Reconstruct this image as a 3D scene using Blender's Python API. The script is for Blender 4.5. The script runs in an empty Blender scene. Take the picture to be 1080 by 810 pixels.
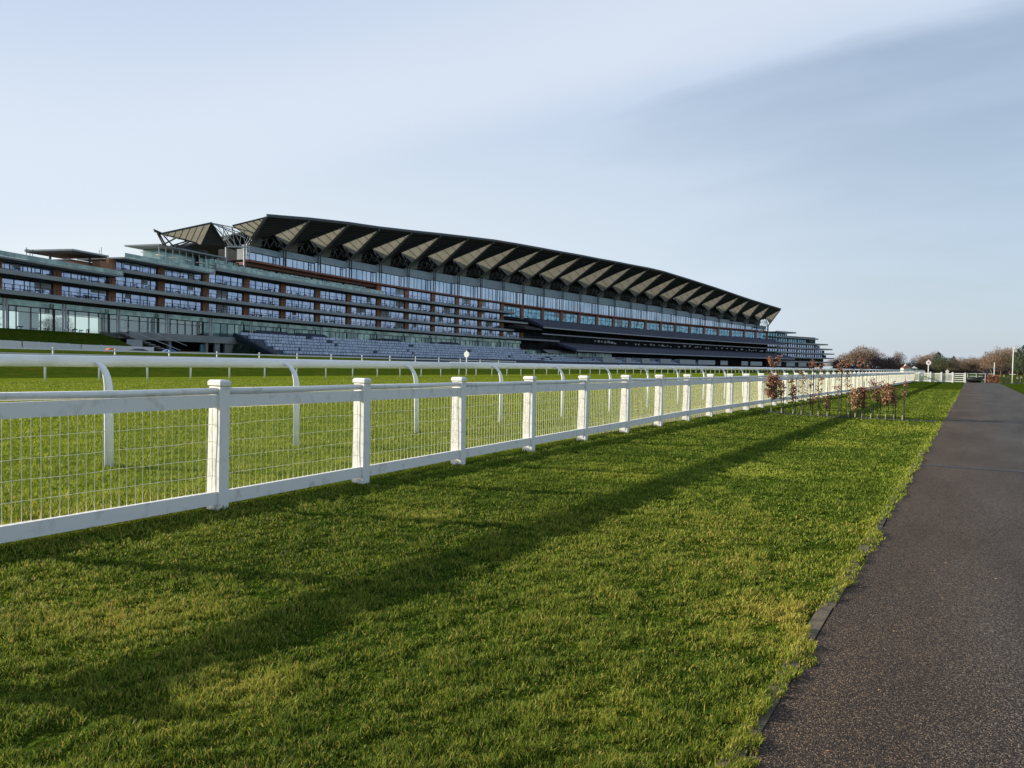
import bpy, math, random
import numpy as np
from mathutils import Vector, Matrix
R = math.radians
scn = bpy.context.scene
COL = scn.collection
rnd = random.Random(7)
rng = np.random.default_rng(11)

# ------------------------------------------------------------------ helpers
class MB:
    def __init__(s): s.v = []; s.f = []; s.m = []
    def quad(s, a, b, c, d, mi=0):
        n = len(s.v); s.v += [tuple(a), tuple(b), tuple(c), tuple(d)]; s.f.append((n, n+1, n+2, n+3)); s.m.append(mi)
    def tri(s, a, b, c, mi=0):
        n = len(s.v); s.v += [tuple(a), tuple(b), tuple(c)]; s.f.append((n, n+1, n+2)); s.m.append(mi)
    def hexa(s, p, mi=0):           # p: 8 points, bottom 4 ccw then top 4
        n = len(s.v); s.v += [tuple(q) for q in p]
        for f in ((3,2,1,0),(4,5,6,7),(0,1,5,4),(1,2,6,5),(2,3,7,6),(3,0,4,7)):
            s.f.append(tuple(n+i for i in f)); s.m.append(mi)
    def box(s, x0, x1, y0, y1, z0, z1, mi=0):
        s.hexa([(x0,y0,z0),(x1,y0,z0),(x1,y1,z0),(x0,y1,z0),(x0,y0,z1),(x1,y0,z1),(x1,y1,z1),(x0,y1,z1)], mi)
    def chbox(s, x0, x1, y0, y1, z0, z1, c, mi=0):   # box with a chamfered top
        s.box(x0, x1, y0, y1, z0, z1-c, mi)
        n = len(s.v)
        a = [(x0,y0,z1-c),(x1,y0,z1-c),(x1,y1,z1-c),(x0,y1,z1-c),(x0+c,y0+c,z1),(x1-c,y0+c,z1),(x1-c,y1-c,z1),(x0+c,y1-c,z1)]
        s.v += a
        for f in ((4,5,6,7),(0,1,5,4),(1,2,6,5),(2,3,7,6),(3,0,4,7)):
            s.f.append(tuple(n+i for i in f)); s.m.append(mi)
    def tube(s, pts, rad, k=6, mi=0, sx=1.0, cap=True):
        pts = [Vector(p) for p in pts]; rads = rad if isinstance(rad, (list, tuple)) else [rad]*len(pts)
        rings = []
        for i, p in enumerate(pts):
            d = (pts[min(i+1, len(pts)-1)] - pts[max(i-1, 0)])
            if d.length < 1e-9: d = Vector((0,0,1))
            d.normalize()
            up = Vector((0,1,0)) if abs(d.y) < .9 else Vector((1,0,0))
            a = d.cross(up).normalized(); b = a.cross(d).normalized()
            n = len(s.v)
            for j in range(k):
                t = 2*math.pi*j/k
                s.v.append(tuple(p + a*math.cos(t)*rads[i] + b*math.sin(t)*rads[i]*sx))
            rings.append(n)
        for i in range(len(rings)-1):
            for j in range(k):
                s.f.append((rings[i]+j, rings[i]+(j+1)%k, rings[i+1]+(j+1)%k, rings[i+1]+j)); s.m.append(mi)
        if cap:
            s.f.append(tuple(rings[0]+j for j in range(k))[::-1]); s.m.append(mi)
            s.f.append(tuple(rings[-1]+j for j in range(k))); s.m.append(mi)
    def build(s, name, mats, parent=None, smooth=False):
        me = bpy.data.meshes.new(name); me.from_pydata(s.v, [], s.f)
        if not isinstance(mats, (list, tuple)): mats = [mats]
        for m in mats: me.materials.append(m)
        if len(mats) > 1: me.polygons.foreach_set('material_index', s.m)
        if smooth: me.polygons.foreach_set('use_smooth', [True]*len(me.polygons))
        me.update()
        o = bpy.data.objects.new(name, me); COL.objects.link(o)
        if parent: o.parent = parent
        return o

def tag(o, label=None, cat=None, group=None, kind=None):
    if label: o['label'] = label
    if cat: o['category'] = cat
    if group: o['group'] = group
    if kind: o['kind'] = kind
    return o
def empty(name, loc, label, cat, group=None, rz=0):
    o = bpy.data.objects.new(name, None); COL.objects.link(o); o.location = loc; o.rotation_euler = (0,0,rz)
    o.empty_display_size = .2
    return tag(o, label, cat, group)
def dup(o, parent=None):
    c = o.copy(); COL.objects.link(c)
    if parent is not None: c.parent = parent
    for ch in list(o.children): dup(ch, c)
    return c
def shared(name, o, parent, loc=(0,0,0), sc=None):      # a copy of a part, sharing its mesh
    c = o.copy(); COL.objects.link(c); c.name = name; c.parent = parent; c.location = loc
    if sc: c.scale = sc
    return c

# ------------------------------------------------------------------ materials
def mat(name, col, rough=.7, col2=None, scale=4, bump=0, bscale=None, metal=0, spec=None, lo=.35, hi=.65, detail=4, stretch=None, trans=0):
    m = bpy.data.materials.new(name); m.use_nodes = True
    nt = m.node_tree; N = nt.nodes; L = nt.links; b = N['Principled BSDF']
    b.inputs['Base Color'].default_value = (*col, 1); b.inputs['Roughness'].default_value = rough; b.inputs['Metallic'].default_value = metal
    if spec is not None: b.inputs['Specular IOR Level'].default_value = spec
    tc = N.new('ShaderNodeTexCoord'); mp = N.new('ShaderNodeMapping'); L.new(tc.outputs['Object'], mp.inputs[0])
    if stretch: mp.inputs['Scale'].default_value = stretch
    if col2:
        n = N.new('ShaderNodeTexNoise'); n.inputs['Scale'].default_value = scale; n.inputs['Detail'].default_value = detail
        L.new(mp.outputs[0], n.inputs['Vector'])
        r = N.new('ShaderNodeMapRange'); r.inputs[1].default_value = lo; r.inputs[2].default_value = hi; L.new(n.outputs[0], r.inputs[0])
        x = N.new('ShaderNodeMix'); x.data_type = 'RGBA'; x.inputs[6].default_value = (*col, 1); x.inputs[7].default_value = (*col2, 1)
        L.new(r.outputs[0], x.inputs[0]); L.new(x.outputs[2], b.inputs['Base Color'])
    if bump:
        n2 = N.new('ShaderNodeTexNoise'); n2.inputs['Scale'].default_value = bscale or scale*3; n2.inputs['Detail'].default_value = 5
        L.new(mp.outputs[0], n2.inputs['Vector'])
        bp = N.new('ShaderNodeBump'); bp.inputs['Strength'].default_value = 1; bp.inputs['Distance'].default_value = bump
        L.new(n2.outputs[0], bp.inputs['Height']); L.new(bp.outputs[0], b.inputs['Normal'])
    if trans:
        t = N.new('ShaderNodeBsdfTranslucent'); mx = N.new('ShaderNodeMixShader'); mx.inputs[0].default_value = trans
        src = b.inputs['Base Color'].links[0].from_socket if b.inputs['Base Color'].links else None
        if src: L.new(src, t.inputs[0])
        else: t.inputs[0].default_value = (*col, 1)
        L.new(b.outputs[0], mx.inputs[1]); L.new(t.outputs[0], mx.inputs[2]); L.new(mx.outputs[0], N['Material Output'].inputs[0])
    return m
M = {}
M['paint'] = mat('white_paint', (.78,.77,.74), .5, (.50,.49,.42), 16, .002, 40, lo=.55, hi=.8, detail=10, stretch=(1,.6,.5))
M['plastic'] = mat('white_plastic', (.80,.81,.82), .35, (.68,.69,.68), 3, lo=.5, hi=.9, detail=8)
M['wire'] = mat('wire', (.90,.85,.60), .45)
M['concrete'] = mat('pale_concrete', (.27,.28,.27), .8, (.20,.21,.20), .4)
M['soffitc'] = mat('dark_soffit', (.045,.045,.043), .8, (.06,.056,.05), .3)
M['slab'] = mat('slab_edge', (.34,.36,.35), .6, (.25,.265,.265), .25, stretch=(1,.3,2))
M['brown'] = mat('terracotta_panel', (.42,.19,.085), .7, (.30,.13,.06), .5)
M['red'] = mat('rust_red_steel', (.34,.13,.085), .6, (.24,.09,.06), .4)
M['frame'] = mat('dark_frame', (.018,.028,.045), .5)
M['steel'] = mat('dark_steel', (.055,.06,.065), .5)
M['lsteel'] = mat('pale_steel', (.52,.54,.55), .45)
M['strut'] = mat('strut_steel', (.17,.165,.155), .5)
M['roof'] = mat('roof_sheet', (.024,.023,.023), .7, (.018,.018,.018), .3)
M['louvre'] = mat('brown_black_louvre', (.070,.062,.055), .7, (.045,.040,.036), .5)
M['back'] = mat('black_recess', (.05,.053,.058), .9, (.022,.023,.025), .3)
M['sail'] = mat('cream_fabric', (.40,.375,.29), .8, (.32,.30,.235), .6, trans=.22)
M['seat'] = mat('pale_blue_seat', (.62,.70,.82), .5, (.44,.52,.66), .4)
M['step'] = mat('terrace_step', (.10,.12,.15), .8, (.07,.08,.10), 1)
M['navy'] = mat('navy_seating', (.045,.052,.095), .6, (.085,.09,.14), 1.2)
M['deckedge'] = mat('deck_edge', (.36,.36,.38), .5)
M['brick'] = mat('orange_brick', (.42,.21,.11), .8, (.32,.15,.08), 2)
M['lite'] = mat('pale_panel', (.42,.44,.43), .6, (.34,.36,.36), 1)
M['hedge'] = mat('dark_hedge', (.012,.03,.010), .9, (.02,.05,.014), 5, .1, 8)
def glass(name, c1, c2, scale, metal=.55, rough=.12, c3=None, vor=False, str_=(1,1,1)):
    m = bpy.data.materials.new(name); m.use_nodes = True
    nt = m.node_tree; N = nt.nodes; L = nt.links; b = N['Principled BSDF']
    b.inputs['Metallic'].default_value = metal; b.inputs['Roughness'].default_value = rough
    tc = N.new('ShaderNodeTexCoord'); mp = N.new('ShaderNodeMapping'); mp.inputs['Scale'].default_value = str_; L.new(tc.outputs['Object'], mp.inputs[0])
    n = N.new('ShaderNodeTexVoronoi' if vor else 'ShaderNodeTexNoise'); n.inputs['Scale'].default_value = scale
    L.new(mp.outputs[0], n.inputs['Vector'])
    cr = N.new('ShaderNodeValToRGB'); cr.color_ramp.elements[0].color = (*c1,1); cr.color_ramp.elements[1].color = (*c2,1)
    cr.color_ramp.elements[0].position = .38; cr.color_ramp.elements[1].position = .62
    if c3:
        e = cr.color_ramp.elements.new(.8); e.color = (*c3,1)
    if vor:
        sp = N.new('ShaderNodeSeparateColor'); L.new(n.outputs['Color'], sp.inputs[0]); L.new(sp.outputs[0], cr.inputs[0])
    else: L.new(n.outputs[0], cr.inputs[0])
    L.new(cr.outputs[0], b.inputs['Base Color'])
    return m
M['glass'] = glass('blue_window_glass', (.34,.43,.60), (.54,.61,.80), .35, .7, .08)
M['gglass'] = glass('gallery_glass', (.38,.49,.60), (.58,.66,.78), .12, .7, .10)
M['fascia'] = mat('blue_grey_fascia', (.30,.38,.43), .5, (.38,.46,.50), .4)
M['cyan'] = glass('cyan_glass', (.12,.28,.38), (.28,.52,.64), .7, .6, .12, c3=(.7,.8,.85))
M['green'] = glass('green_tinted_glass', (.14,.23,.22), (.38,.52,.46), .25, .55, .15)
M['clear'] = glass('painted_view_lobby_glass', (.16,.22,.21), (.70,.78,.74), .55, .6, .2, c3=(.97,.99,.95), vor=False, str_=(1,1.2,1))  # opaque; bright sky and trees beyond are painted into the colour ramp
M['parapet'] = glass('parapet_glass', (.18,.27,.25), (.34,.46,.40), .5, .5, .15)

# ground colours
def lobby_glass():
    m = bpy.data.materials.new('lobby_glass'); m.use_nodes = True; nt = m.node_tree; N = nt.nodes; L = nt.links
    t = N.new('ShaderNodeBsdfTransparent'); t.inputs[0].default_value = (.88,.95,.92,1); g = N.new('ShaderNodeBsdfGlossy'); g.inputs['Roughness'].default_value = .05; g.inputs[0].default_value = (.8,.9,.88,1)
    x = N.new('ShaderNodeMixShader'); x.inputs[0].default_value = .2; L.new(t.outputs[0], x.inputs[1]); L.new(g.outputs[0], x.inputs[2]); L.new(x.outputs[0], N['Material Output'].inputs[0]); return m
M['lobby'] = lobby_glass()
def grass_ground(name, a, b, c, sc):
    m = bpy.data.materials.new(name); m.use_nodes = True
    nt = m.node_tree; N = nt.nodes; L = nt.links; p = N['Principled BSDF']; p.inputs['Roughness'].default_value = 1; p.inputs['Specular IOR Level'].default_value = 0
    tc = N.new('ShaderNodeTexCoord')
    def noise(s, d=5, st=None):
        n = N.new('ShaderNodeTexNoise'); n.inputs['Scale'].default_value = s; n.inputs['Detail'].default_value = d
        if st:
            mp = N.new('ShaderNodeMapping'); mp.inputs['Scale'].default_value = st; L.new(tc.outputs['Object'], mp.inputs[0]); L.new(mp.outputs[0], n.inputs[0])
        else: L.new(tc.outputs['Object'], n.inputs[0])
        return n
    n1 = noise(sc); n2 = noise(.45, 6); n3 = noise(34, 8)
    def mr(n, lo, hi):
        r = N.new('ShaderNodeMapRange'); r.inputs[1].default_value = lo; r.inputs[2].default_value = hi; L.new(n.outputs[0], r.inputs[0]); return r
    def mix(fac, x, y):
        k = N.new('ShaderNodeMix'); k.data_type = 'RGBA'; L.new(fac, k.inputs[0])
        for i, q in ((6,x),(7,y)):
            if isinstance(q, tuple): k.inputs[i].default_value = (*q, 1)
            else: L.new(q, k.inputs[i])
        return k.outputs[2]
    x = mix(mr(n1,.35,.65).outputs[0], a, b)
    x = mix(mr(n2,.5,.72).outputs[0], x, c)
    k = N.new('ShaderNodeMix'); k.data_type = 'RGBA'; k.blend_type = 'MULTIPLY'; k.inputs[0].default_value = 1
    g = N.new('ShaderNodeMapRange'); g.inputs[1].default_value = .3; g.inputs[2].default_value = .7; g.inputs[3].default_value = .35; g.inputs[4].default_value = 1.5; L.new(n3.outputs[0], g.inputs[0])
    L.new(x, k.inputs[6]); L.new(g.outputs[0], k.inputs[7]); L.new(k.outputs[2], p.inputs['Base Color'])
    bp = N.new('ShaderNodeBump'); bp.inputs['Distance'].default_value = .05; n4 = noise(22, 8); L.new(n4.outputs[0], bp.inputs['Height']); L.new(bp.outputs[0], p.inputs['Normal'])
    return m
M['verge'] = grass_ground('verge_turf', (.030,.056,.006), (.055,.085,.008), (.080,.085,.010), 2.0)
M['track'] = grass_ground('track_turf', (.12,.165,.012), (.15,.195,.016), (.17,.185,.02), 1.2)
M['soil_shade'] = mat('bed_soil_shade', (.010,.010,.007), .95, (.012,.020,.006), 9, .02, 30)  # bare earth, darkened to paint in the shade along the sapling row
def blade_mat(name, cols, pos, nscale):
    m = bpy.data.materials.new(name); m.use_nodes = True
    nt = m.node_tree; N = nt.nodes; L = nt.links; p = N['Principled BSDF']; p.inputs['Roughness'].default_value = .6; p.inputs['Specular IOR Level'].default_value = .12
    at = N.new('ShaderNodeAttribute'); at.attribute_name = 'tone'
    cr = N.new('ShaderNodeValToRGB'); el = cr.color_ramp.elements
    el[0].position = pos[0]; el[0].color = (*cols[0],1); el[1].position = pos[-1]; el[1].color = (*cols[-1],1)
    for q, c in zip(pos[1:-1], cols[1:-1]):
        e = el.new(q); e.color = (*c,1)
    L.new(at.outputs['Fac'], cr.inputs[0]); L.new(cr.outputs[0], p.inputs['Base Color'])
    t = N.new('ShaderNodeBsdfTranslucent'); L.new(cr.outputs[0], t.inputs[0])
    mx = N.new('ShaderNodeMixShader'); mx.inputs[0].default_value = .35; L.new(p.outputs[0], mx.inputs[1]); L.new(t.outputs[0], mx.inputs[2])
    L.new(mx.outputs[0], N['Material Output'].inputs[0]); return m
M['blade'] = blade_mat('grass_blade', [(.016,.040,.006),(.105,.162,.017),(.29,.33,.042),(.40,.34,.07),(.52,.35,.12)], [0,.35,.68,.88,1], 1)

def asphalt():
    m = bpy.data.materials.new('path_asphalt'); m.use_nodes = True
    nt = m.node_tree; N = nt.nodes; L = nt.links; p = N['Principled BSDF']; p.inputs['Roughness'].default_value = .85
    p.inputs['Specular IOR Level'].default_value = .3
    tc = N.new('ShaderNodeTexCoord')
    v = N.new('ShaderNodeTexVoronoi'); v.inputs['Scale'].default_value = 200; L.new(tc.outputs['Object'], v.inputs[0])
    sp = N.new('ShaderNodeSeparateColor'); L.new(v.outputs['Color'], sp.inputs[0])
    cr = N.new('ShaderNodeValToRGB'); e = cr.color_ramp.elements
    e[0].color = (.012,.011,.010,1); e[1].color = (.21,.19,.165,1); e[1].position = 1
    for q, c in ((.35,(.020,.018,.017)),(.6,(.043,.038,.035)),(.82,(.083,.073,.066))):
        x = e.new(q); x.color = (*c,1)
    L.new(sp.outputs[0], cr.inputs[0])
    n = N.new('ShaderNodeTexNoise'); n.inputs['Scale'].default_value = 1.3; n.inputs['Detail'].default_value = 6
    mp = N.new('ShaderNodeMapping'); mp.inputs['Scale'].default_value = (1,.25,1); L.new(tc.outputs['Object'], mp.inputs[0]); L.new(mp.outputs[0], n.inputs[0])
    r = N.new('ShaderNodeMapRange'); r.inputs[1].default_value = .3; r.inputs[2].default_value = .7; r.inputs[3].default_value = .62; r.inputs[4].default_value = 1.30; L.new(n.outputs[0], r.inputs[0])
    k = N.new('ShaderNodeMix'); k.data_type = 'RGBA'; k.blend_type = 'MULTIPLY'; k.inputs[0].default_value = 1; L.new(cr.outputs[0], k.inputs[6]); L.new(r.outputs[0], k.inputs[7])
    # brown moss dust along the edge strip
    sx = N.new('ShaderNodeSeparateXYZ'); L.new(tc.outputs['Object'], sx.inputs[0])
    wob = N.new('ShaderNodeMath'); wob.operation = 'MULTIPLY_ADD'; L.new(n.outputs[0], wob.inputs[0]); wob.inputs[1].default_value = 1.4; L.new(sx.outputs[0], wob.inputs[2])
    r2 = N.new('ShaderNodeMapRange'); r2.inputs[1].default_value = .45; r2.inputs[2].default_value = 1.55; r2.inputs[3].default_value = 1.0; r2.inputs[4].default_value = 0; L.new(wob.outputs[0], r2.inputs[0])
    k2 = N.new('ShaderNodeMix'); k2.data_type = 'RGBA'; k2.blend_type = 'MULTIPLY'; L.new(r2.outputs[0], k2.inputs[0]); L.new(k.outputs[2], k2.inputs[6]); k2.inputs[7].default_value = (1.12,.84,.60,1)
    L.new(k2.outputs[2], p.inputs['Base Color'])
    bp = N.new('ShaderNodeBump'); bp.inputs['Distance'].default_value = .004; L.new(v.outputs['Distance'], bp.inputs['Height']); bp.invert = True; L.new(bp.outputs[0], p.inputs['Normal'])
    return m
M['asphalt'] = asphalt()
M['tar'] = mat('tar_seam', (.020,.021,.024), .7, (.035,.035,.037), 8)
M['kerb'] = mat('edging_stone', (.13,.10,.062), .9, (.07,.055,.036), 14, .003, 60)
M['bark'] = mat('bark', (.13,.095,.065), .9, (.085,.06,.045), 1.5)
M['bark2'] = mat('purple_bark', (.10,.06,.055), .9, (.07,.045,.04), 1.5)
M['twig'] = mat('winter_twigs', (.29,.20,.13), .9, (.19,.135,.095), .8)
M['twig2'] = mat('ochre_twigs', (.24,.21,.11), .9, (.16,.14,.08), .8)
M['pine'] = mat('evergreen', (.022,.05,.018), .8, (.045,.08,.025), .8)
M['leaf'] = mat('russet_leaf', (.48,.24,.14), .6, (.22,.10,.065), 30, trans=.3)
M['leaf2'] = mat('tan_leaf', (.55,.33,.17), .6, (.28,.15,.08), 30, trans=.3)
M['stem'] = mat('sapling_stem', (.06,.045,.035), .8)
M['stake'] = mat('stake_wood', (.045,.04,.035), .8)
M['guard'] = mat('sapling_guard', (.40,.36,.26), .7)
M['black'] = mat('black_metal', (.012,.013,.018), .5)
M['redf'] = mat('red_face', (.45,.03,.02), .5)
M['tile'] = mat('roof_tiles', (.20,.09,.06), .8, (.14,.06,.04), 2)
M['cream'] = mat('cream_render', (.70,.68,.60), .7)
M['orange'] = mat('orange_cloth', (.55,.16,.05), .8)
M['blue'] = mat('blue_cloth', (.03,.13,.30), .8)
M['wood'] = mat('weathered_wood', (.24,.19,.13), .8, (.16,.12,.08), 6)
M['teal'] = mat('teal_panel', (.08,.25,.27), .5)

# ------------------------------------------------------------------ terrain
HY = lambda y: math.exp(-((y-20)/13.0)**2) if y > 20 else math.exp(-((y-20)/9.0)**2)
def gz(x, y):
    z = 0.0
    if x < -3:                                     # long low swell under the fence line
        z += .075*HY(y)*math.exp(-((x+5.6)/1.3)**2)
    t = min(max((-x-48)/48.0, 0), 1); q = min(max((y-85)/40.0, 0), 1); z += (2.1-.75*q*q*(3-2*q))*t*t*(3-2*t)
    return z
def sheet(name, xs, ys, m, dz=0, label=None):
    v = [(x, y, gz(x, y)+dz) for y in ys for x in xs]; n = len(xs); f = []
    for j in range(len(ys)-1):
        for i in range(n-1): f.append((j*n+i, j*n+i+1, (j+1)*n+i+1, (j+1)*n+i))
    me = bpy.data.meshes.new(name); me.from_pydata(v, [], f); me.materials.append(m)
    me.polygons.foreach_set('use_smooth', [True]*len(f)); me.update()
    o = bpy.data.objects.new(name, me); COL.objects.link(o); return tag(o, kind='structure')
ys = [-400,-60,-20,-10,-5,0]+[i*1.5 for i in range(1,40)]+[62,70,76,82,88,94,100,106,112,118,124,130,160,200,260,340,450,600,900,2500]
sheet('ground', [-2500,-400,-200,-150,-130,-115,-100,-96,-90,-84,-78,-72,-66,-60,-54,-48,-40,-30,-20,-12,-9.2,-8.2,-7.6,-7.1,-6.6,-6.2,-5.9,-5.6,-5.3,-5,-4.6,-4.2,-3.6,-3,-1.5,-.3,3,8,20,60,200,900,2500], ys, M['verge'])
sheet('racetrack', [-47,-41.5,-30,-20,-12,-9.2,-8.6,-8.0,-7.4,-7.0,-6.6,-6.2,-5.9,-5.6], [-60,-20,-10,-5,0]+[i*1.5 for i in range(1,40)]+[62,70,80,95,130,200,300,450,700], M['track'], .004)
# asphalt path
pv = MB()
pe = lambda y: -.597+.014*math.sin(y*3.7)+.010*math.sin(y*9.1+1)+.006*math.sin(y*23) if (y < 2.1 or y > 4.7) else -.598
yy = [-12, 0]+[.1*i for i in range(1, 200)]+[20+.5*i for i in range(0, 159)]
for a, b in zip(yy[:-1], yy[1:]):
    if b > a: pv.quad((pe(a),a,.012),(2.55,a,.012),(2.55,b,.012),(pe(b),b,.012))
pv.quad((-.60,99,.012),(14,99,.012),(14,104,.012),(-.60,104,.012))
tag(pv.build('path', M['asphalt']), kind='structure')
# dark bitumen joints right across the path and the planting bed (shade painted into its colour) in line with the far one
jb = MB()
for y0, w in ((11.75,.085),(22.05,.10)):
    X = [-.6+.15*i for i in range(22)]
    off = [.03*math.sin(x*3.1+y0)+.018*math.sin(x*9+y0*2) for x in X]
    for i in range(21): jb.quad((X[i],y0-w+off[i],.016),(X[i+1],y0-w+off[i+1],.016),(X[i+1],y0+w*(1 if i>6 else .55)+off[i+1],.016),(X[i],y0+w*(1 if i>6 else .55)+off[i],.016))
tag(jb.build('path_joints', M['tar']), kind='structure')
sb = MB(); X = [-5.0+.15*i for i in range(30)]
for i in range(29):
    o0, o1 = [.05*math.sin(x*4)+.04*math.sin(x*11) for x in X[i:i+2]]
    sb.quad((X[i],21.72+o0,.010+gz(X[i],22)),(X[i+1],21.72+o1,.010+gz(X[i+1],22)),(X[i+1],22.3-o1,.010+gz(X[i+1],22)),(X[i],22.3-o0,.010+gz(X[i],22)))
tag(sb.build('planting_bed_shade', M['soil_shade']), kind='structure')
# flush edging stones, mostly grown over
ke = MB(); y = -2.8
while y < 14:
    l = .9; j = rnd.uniform(-.008,.008)
    ke.box(-.665+j, -.60+j, y, y+l-.012, -.05, .0145+rnd.uniform(-.001,.001)); y += l
tag(ke.build('kerb', M['kerb']), kind='structure')

# ------------------------------------------------------------------ grass blades
def fbm(x, y, s, seed):
    r = np.random.default_rng(seed); o = np.zeros_like(x)
    for k in range(5):
        a = r.uniform(0, 6.28); ph = r.uniform(0, 6.28); ph2 = r.uniform(0, 6.28); q = s*1.7**k
        o += (np.sin((x*np.cos(a)+y*np.sin(a))*q+ph+1.3*np.sin(y*q*.7+ph2))*np.cos((y*np.cos(a)-x*np.sin(a))*q*1.1+ph2))/1.35**k
    return o/2.2
def grass(name, n, rmin, rmax, inside, mt, hgt, yellow, lean_amp=.9, label=None):
    r = np.exp(rng.uniform(np.log(rmin), np.log(rmax), n)); a = rng.uniform(R(-20), R(98), n)   # angle left of +Y axis
    x = -r*np.sin(a); y = r*np.cos(a)
    k = inside(x, y); x, y, r = x[k], y[k], r[k]
    clump = fbm(x, y, 4.5, 1); big = fbm(x, y, 1.1, 2); tiny = fbm(x, y, 21, 3); mid = fbm(x, y, 9.5, 4)
    keep = rng.random(len(x)) < np.clip(.86+.5*tiny+.4*mid+.2*clump, .52, 1)
    x, y, r, clump, big, tiny, mid = [q[keep] for q in (x,y,r,clump,big,tiny,mid)]; n = len(x)
    z = np.array([gz(p, q) for p, q in zip(x, y)])+.010*mid+.006*tiny+np.where((x > -.67) & (x < -.4), .016, 0)
    h = hgt*rng.uniform(.35, 1.2, n)*np.clip(1+.45*clump+.5*mid+.35*tiny, .25, 2.1)
    tall = rng.random(n) < .012; h[tall] *= 1.7
    w = np.clip(.00062*r**.85, .0010, .014)*rng.uniform(.7, 1.3, n)*1.25
    az = rng.uniform(0, 6.28, n); ln = rng.uniform(.1, lean_amp, n)*h
    laz = rng.uniform(0, 6.28, n)+1.5*big
    dx, dy = np.cos(az)*w, np.sin(az)*w; lx, ly = np.cos(laz)*ln, np.sin(laz)*ln
    V = np.zeros((n, 5, 3))
    V[:,0] = np.c_[x-dx, y-dy, z]; V[:,1] = np.c_[x+dx, y+dy, z]
    V[:,2] = np.c_[x+dx*.8+lx*.35, y+dy*.8+ly*.35, z+h*.6]; V[:,3] = np.c_[x-dx*.8+lx*.35, y-dy*.8+ly*.35, z+h*.6]
    V[:,4] = np.c_[x+lx, y+ly, z+h*.95]
    me = bpy.data.meshes.new(name); me.vertices.add(n*5); me.vertices.foreach_set('co', V.ravel())
    base = np.arange(n)*5
    loops = np.stack([base, base+1, base+2, base+3, base+3, base+2, base+4], 1).ravel()
    me.loops.add(n*7); me.loops.foreach_set('vertex_index', loops.astype(np.int32))
    st = np.stack([np.arange(n)*7, np.arange(n)*7+4], 1).ravel().astype(np.int32)
    me.polygons.add(n*2); me.polygons.foreach_set('loop_start', st)
    me.update(calc_edges=True)
    sdv = np.where(r < 8, .20, .10)
    tone = np.clip(.40+sdv*rng.standard_normal(n)+.13*clump+.15*big+.08*mid+yellow(x, y), 0, np.where(r < 8, .84, .70))
    dead = rng.random(n) < (.05+.08*np.clip(big, 0, 1)+.10*np.clip(-mid-.2, 0, 1))*np.where(r < 7, 1, .06); tone[dead] = rng.uniform(.85, 1, dead.sum())
    at = me.attributes.new('tone', 'FLOAT', 'POINT'); at.data.foreach_set('value', np.repeat(tone, 5).astype(np.float32))
    me.materials.append(mt)
    o = bpy.data.objects.new(name, me); COL.objects.link(o); return o
def yel(x, y):
    e = np.exp(-((x+.62)/.14)**2)*.18
    s = np.zeros_like(x)
    for cx, cy, rr in ((-.9,4.2,.25),(-2.3,9.5,.5),(-3.4,8.3,.45),(-2.0,14,.7),(-1.2,2.6,.25),(-3.6,2.2,.3),(-2.4,2.0,.22),(-.85,3.9,.3),(-1.4,19,1.0),(-3.9,5.0,.3)):
        s += .36*np.exp(-(((x-cx)/rr)**2+((y-cy)/rr)**2))
    return e+s
edge = lambda y: -.568+.018*np.sin(y*2.3)+.016*np.sin(y*5.1+1)+.012*np.sin(y*13)+.01*np.sin(y*31)-.13*np.exp(-((y-4.05)/.32)**2)-.055*np.exp(-((y-2.9)/.3)**2)-.04*np.exp(-((y-6.9)/.4)**2)
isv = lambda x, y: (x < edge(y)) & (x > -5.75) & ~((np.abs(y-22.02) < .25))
g = grass('verge_grass', 2300000, 1.3, 60, isv, M['blade'], .024, yel)
tag(g, 'short green winter turf of the verge between the fence and the path', 'grass', kind='stuff')
ist = lambda x, y: (x < -5.75) & (x > -41)
g = grass('track_grass', 700000, 5.5, 70, ist, M['blade'], .040, lambda x, y: .16+0*x, .7)
tag(g, 'bright mown green turf of the racetrack behind the white fence', 'grass', kind='stuff')

# ------------------------------------------------------------------ the white post and rail fence with wire mesh
FX = -5.45; S1 = 1.79; Y0 = 4.26; K0, K1 = -2, 51
brz = lambda y: .055+.14*min(max((y-4)/12, 0), 1)*HY(max(y, 14))**.25 if y < 60 else .06
fence = empty('paddock_fence', (FX, Y0, 0), 'long white post and rail fence with wire mesh running beside the grass verge', 'fence')
pb = MB()       # post: local origin at its foot, front face at x=0
pb.hexa([(-.165,-.05,-.35),(0,-.05,-.35),(0,.05,-.35),(-.165,.05,-.35),(-.145,-.047,1.065),(0,-.05,1.065),(0,.05,1.065),(-.145,.047,1.065)])
post0 = pb.build('post', M['paint'], fence)
cb = MB(); cb.chbox(-.158,.007,-.056,.056,1.074,1.12,.014); cap0 = cb.build('post_cap', M['paint'], post0)
first = True
for k in range(K0, K1+1):
    y = (k*S1)-(.06 if k < 0 else 0)
    if k == K0: p = post0
    else:
        p = shared('post', post0, fence); c = shared('post_cap', cap0, p)
    p.location = (0, y, 0); p.rotation_euler = (rnd.uniform(-.008,.008), rnd.uniform(-.002,.012), rnd.uniform(-.02,.02))
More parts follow.
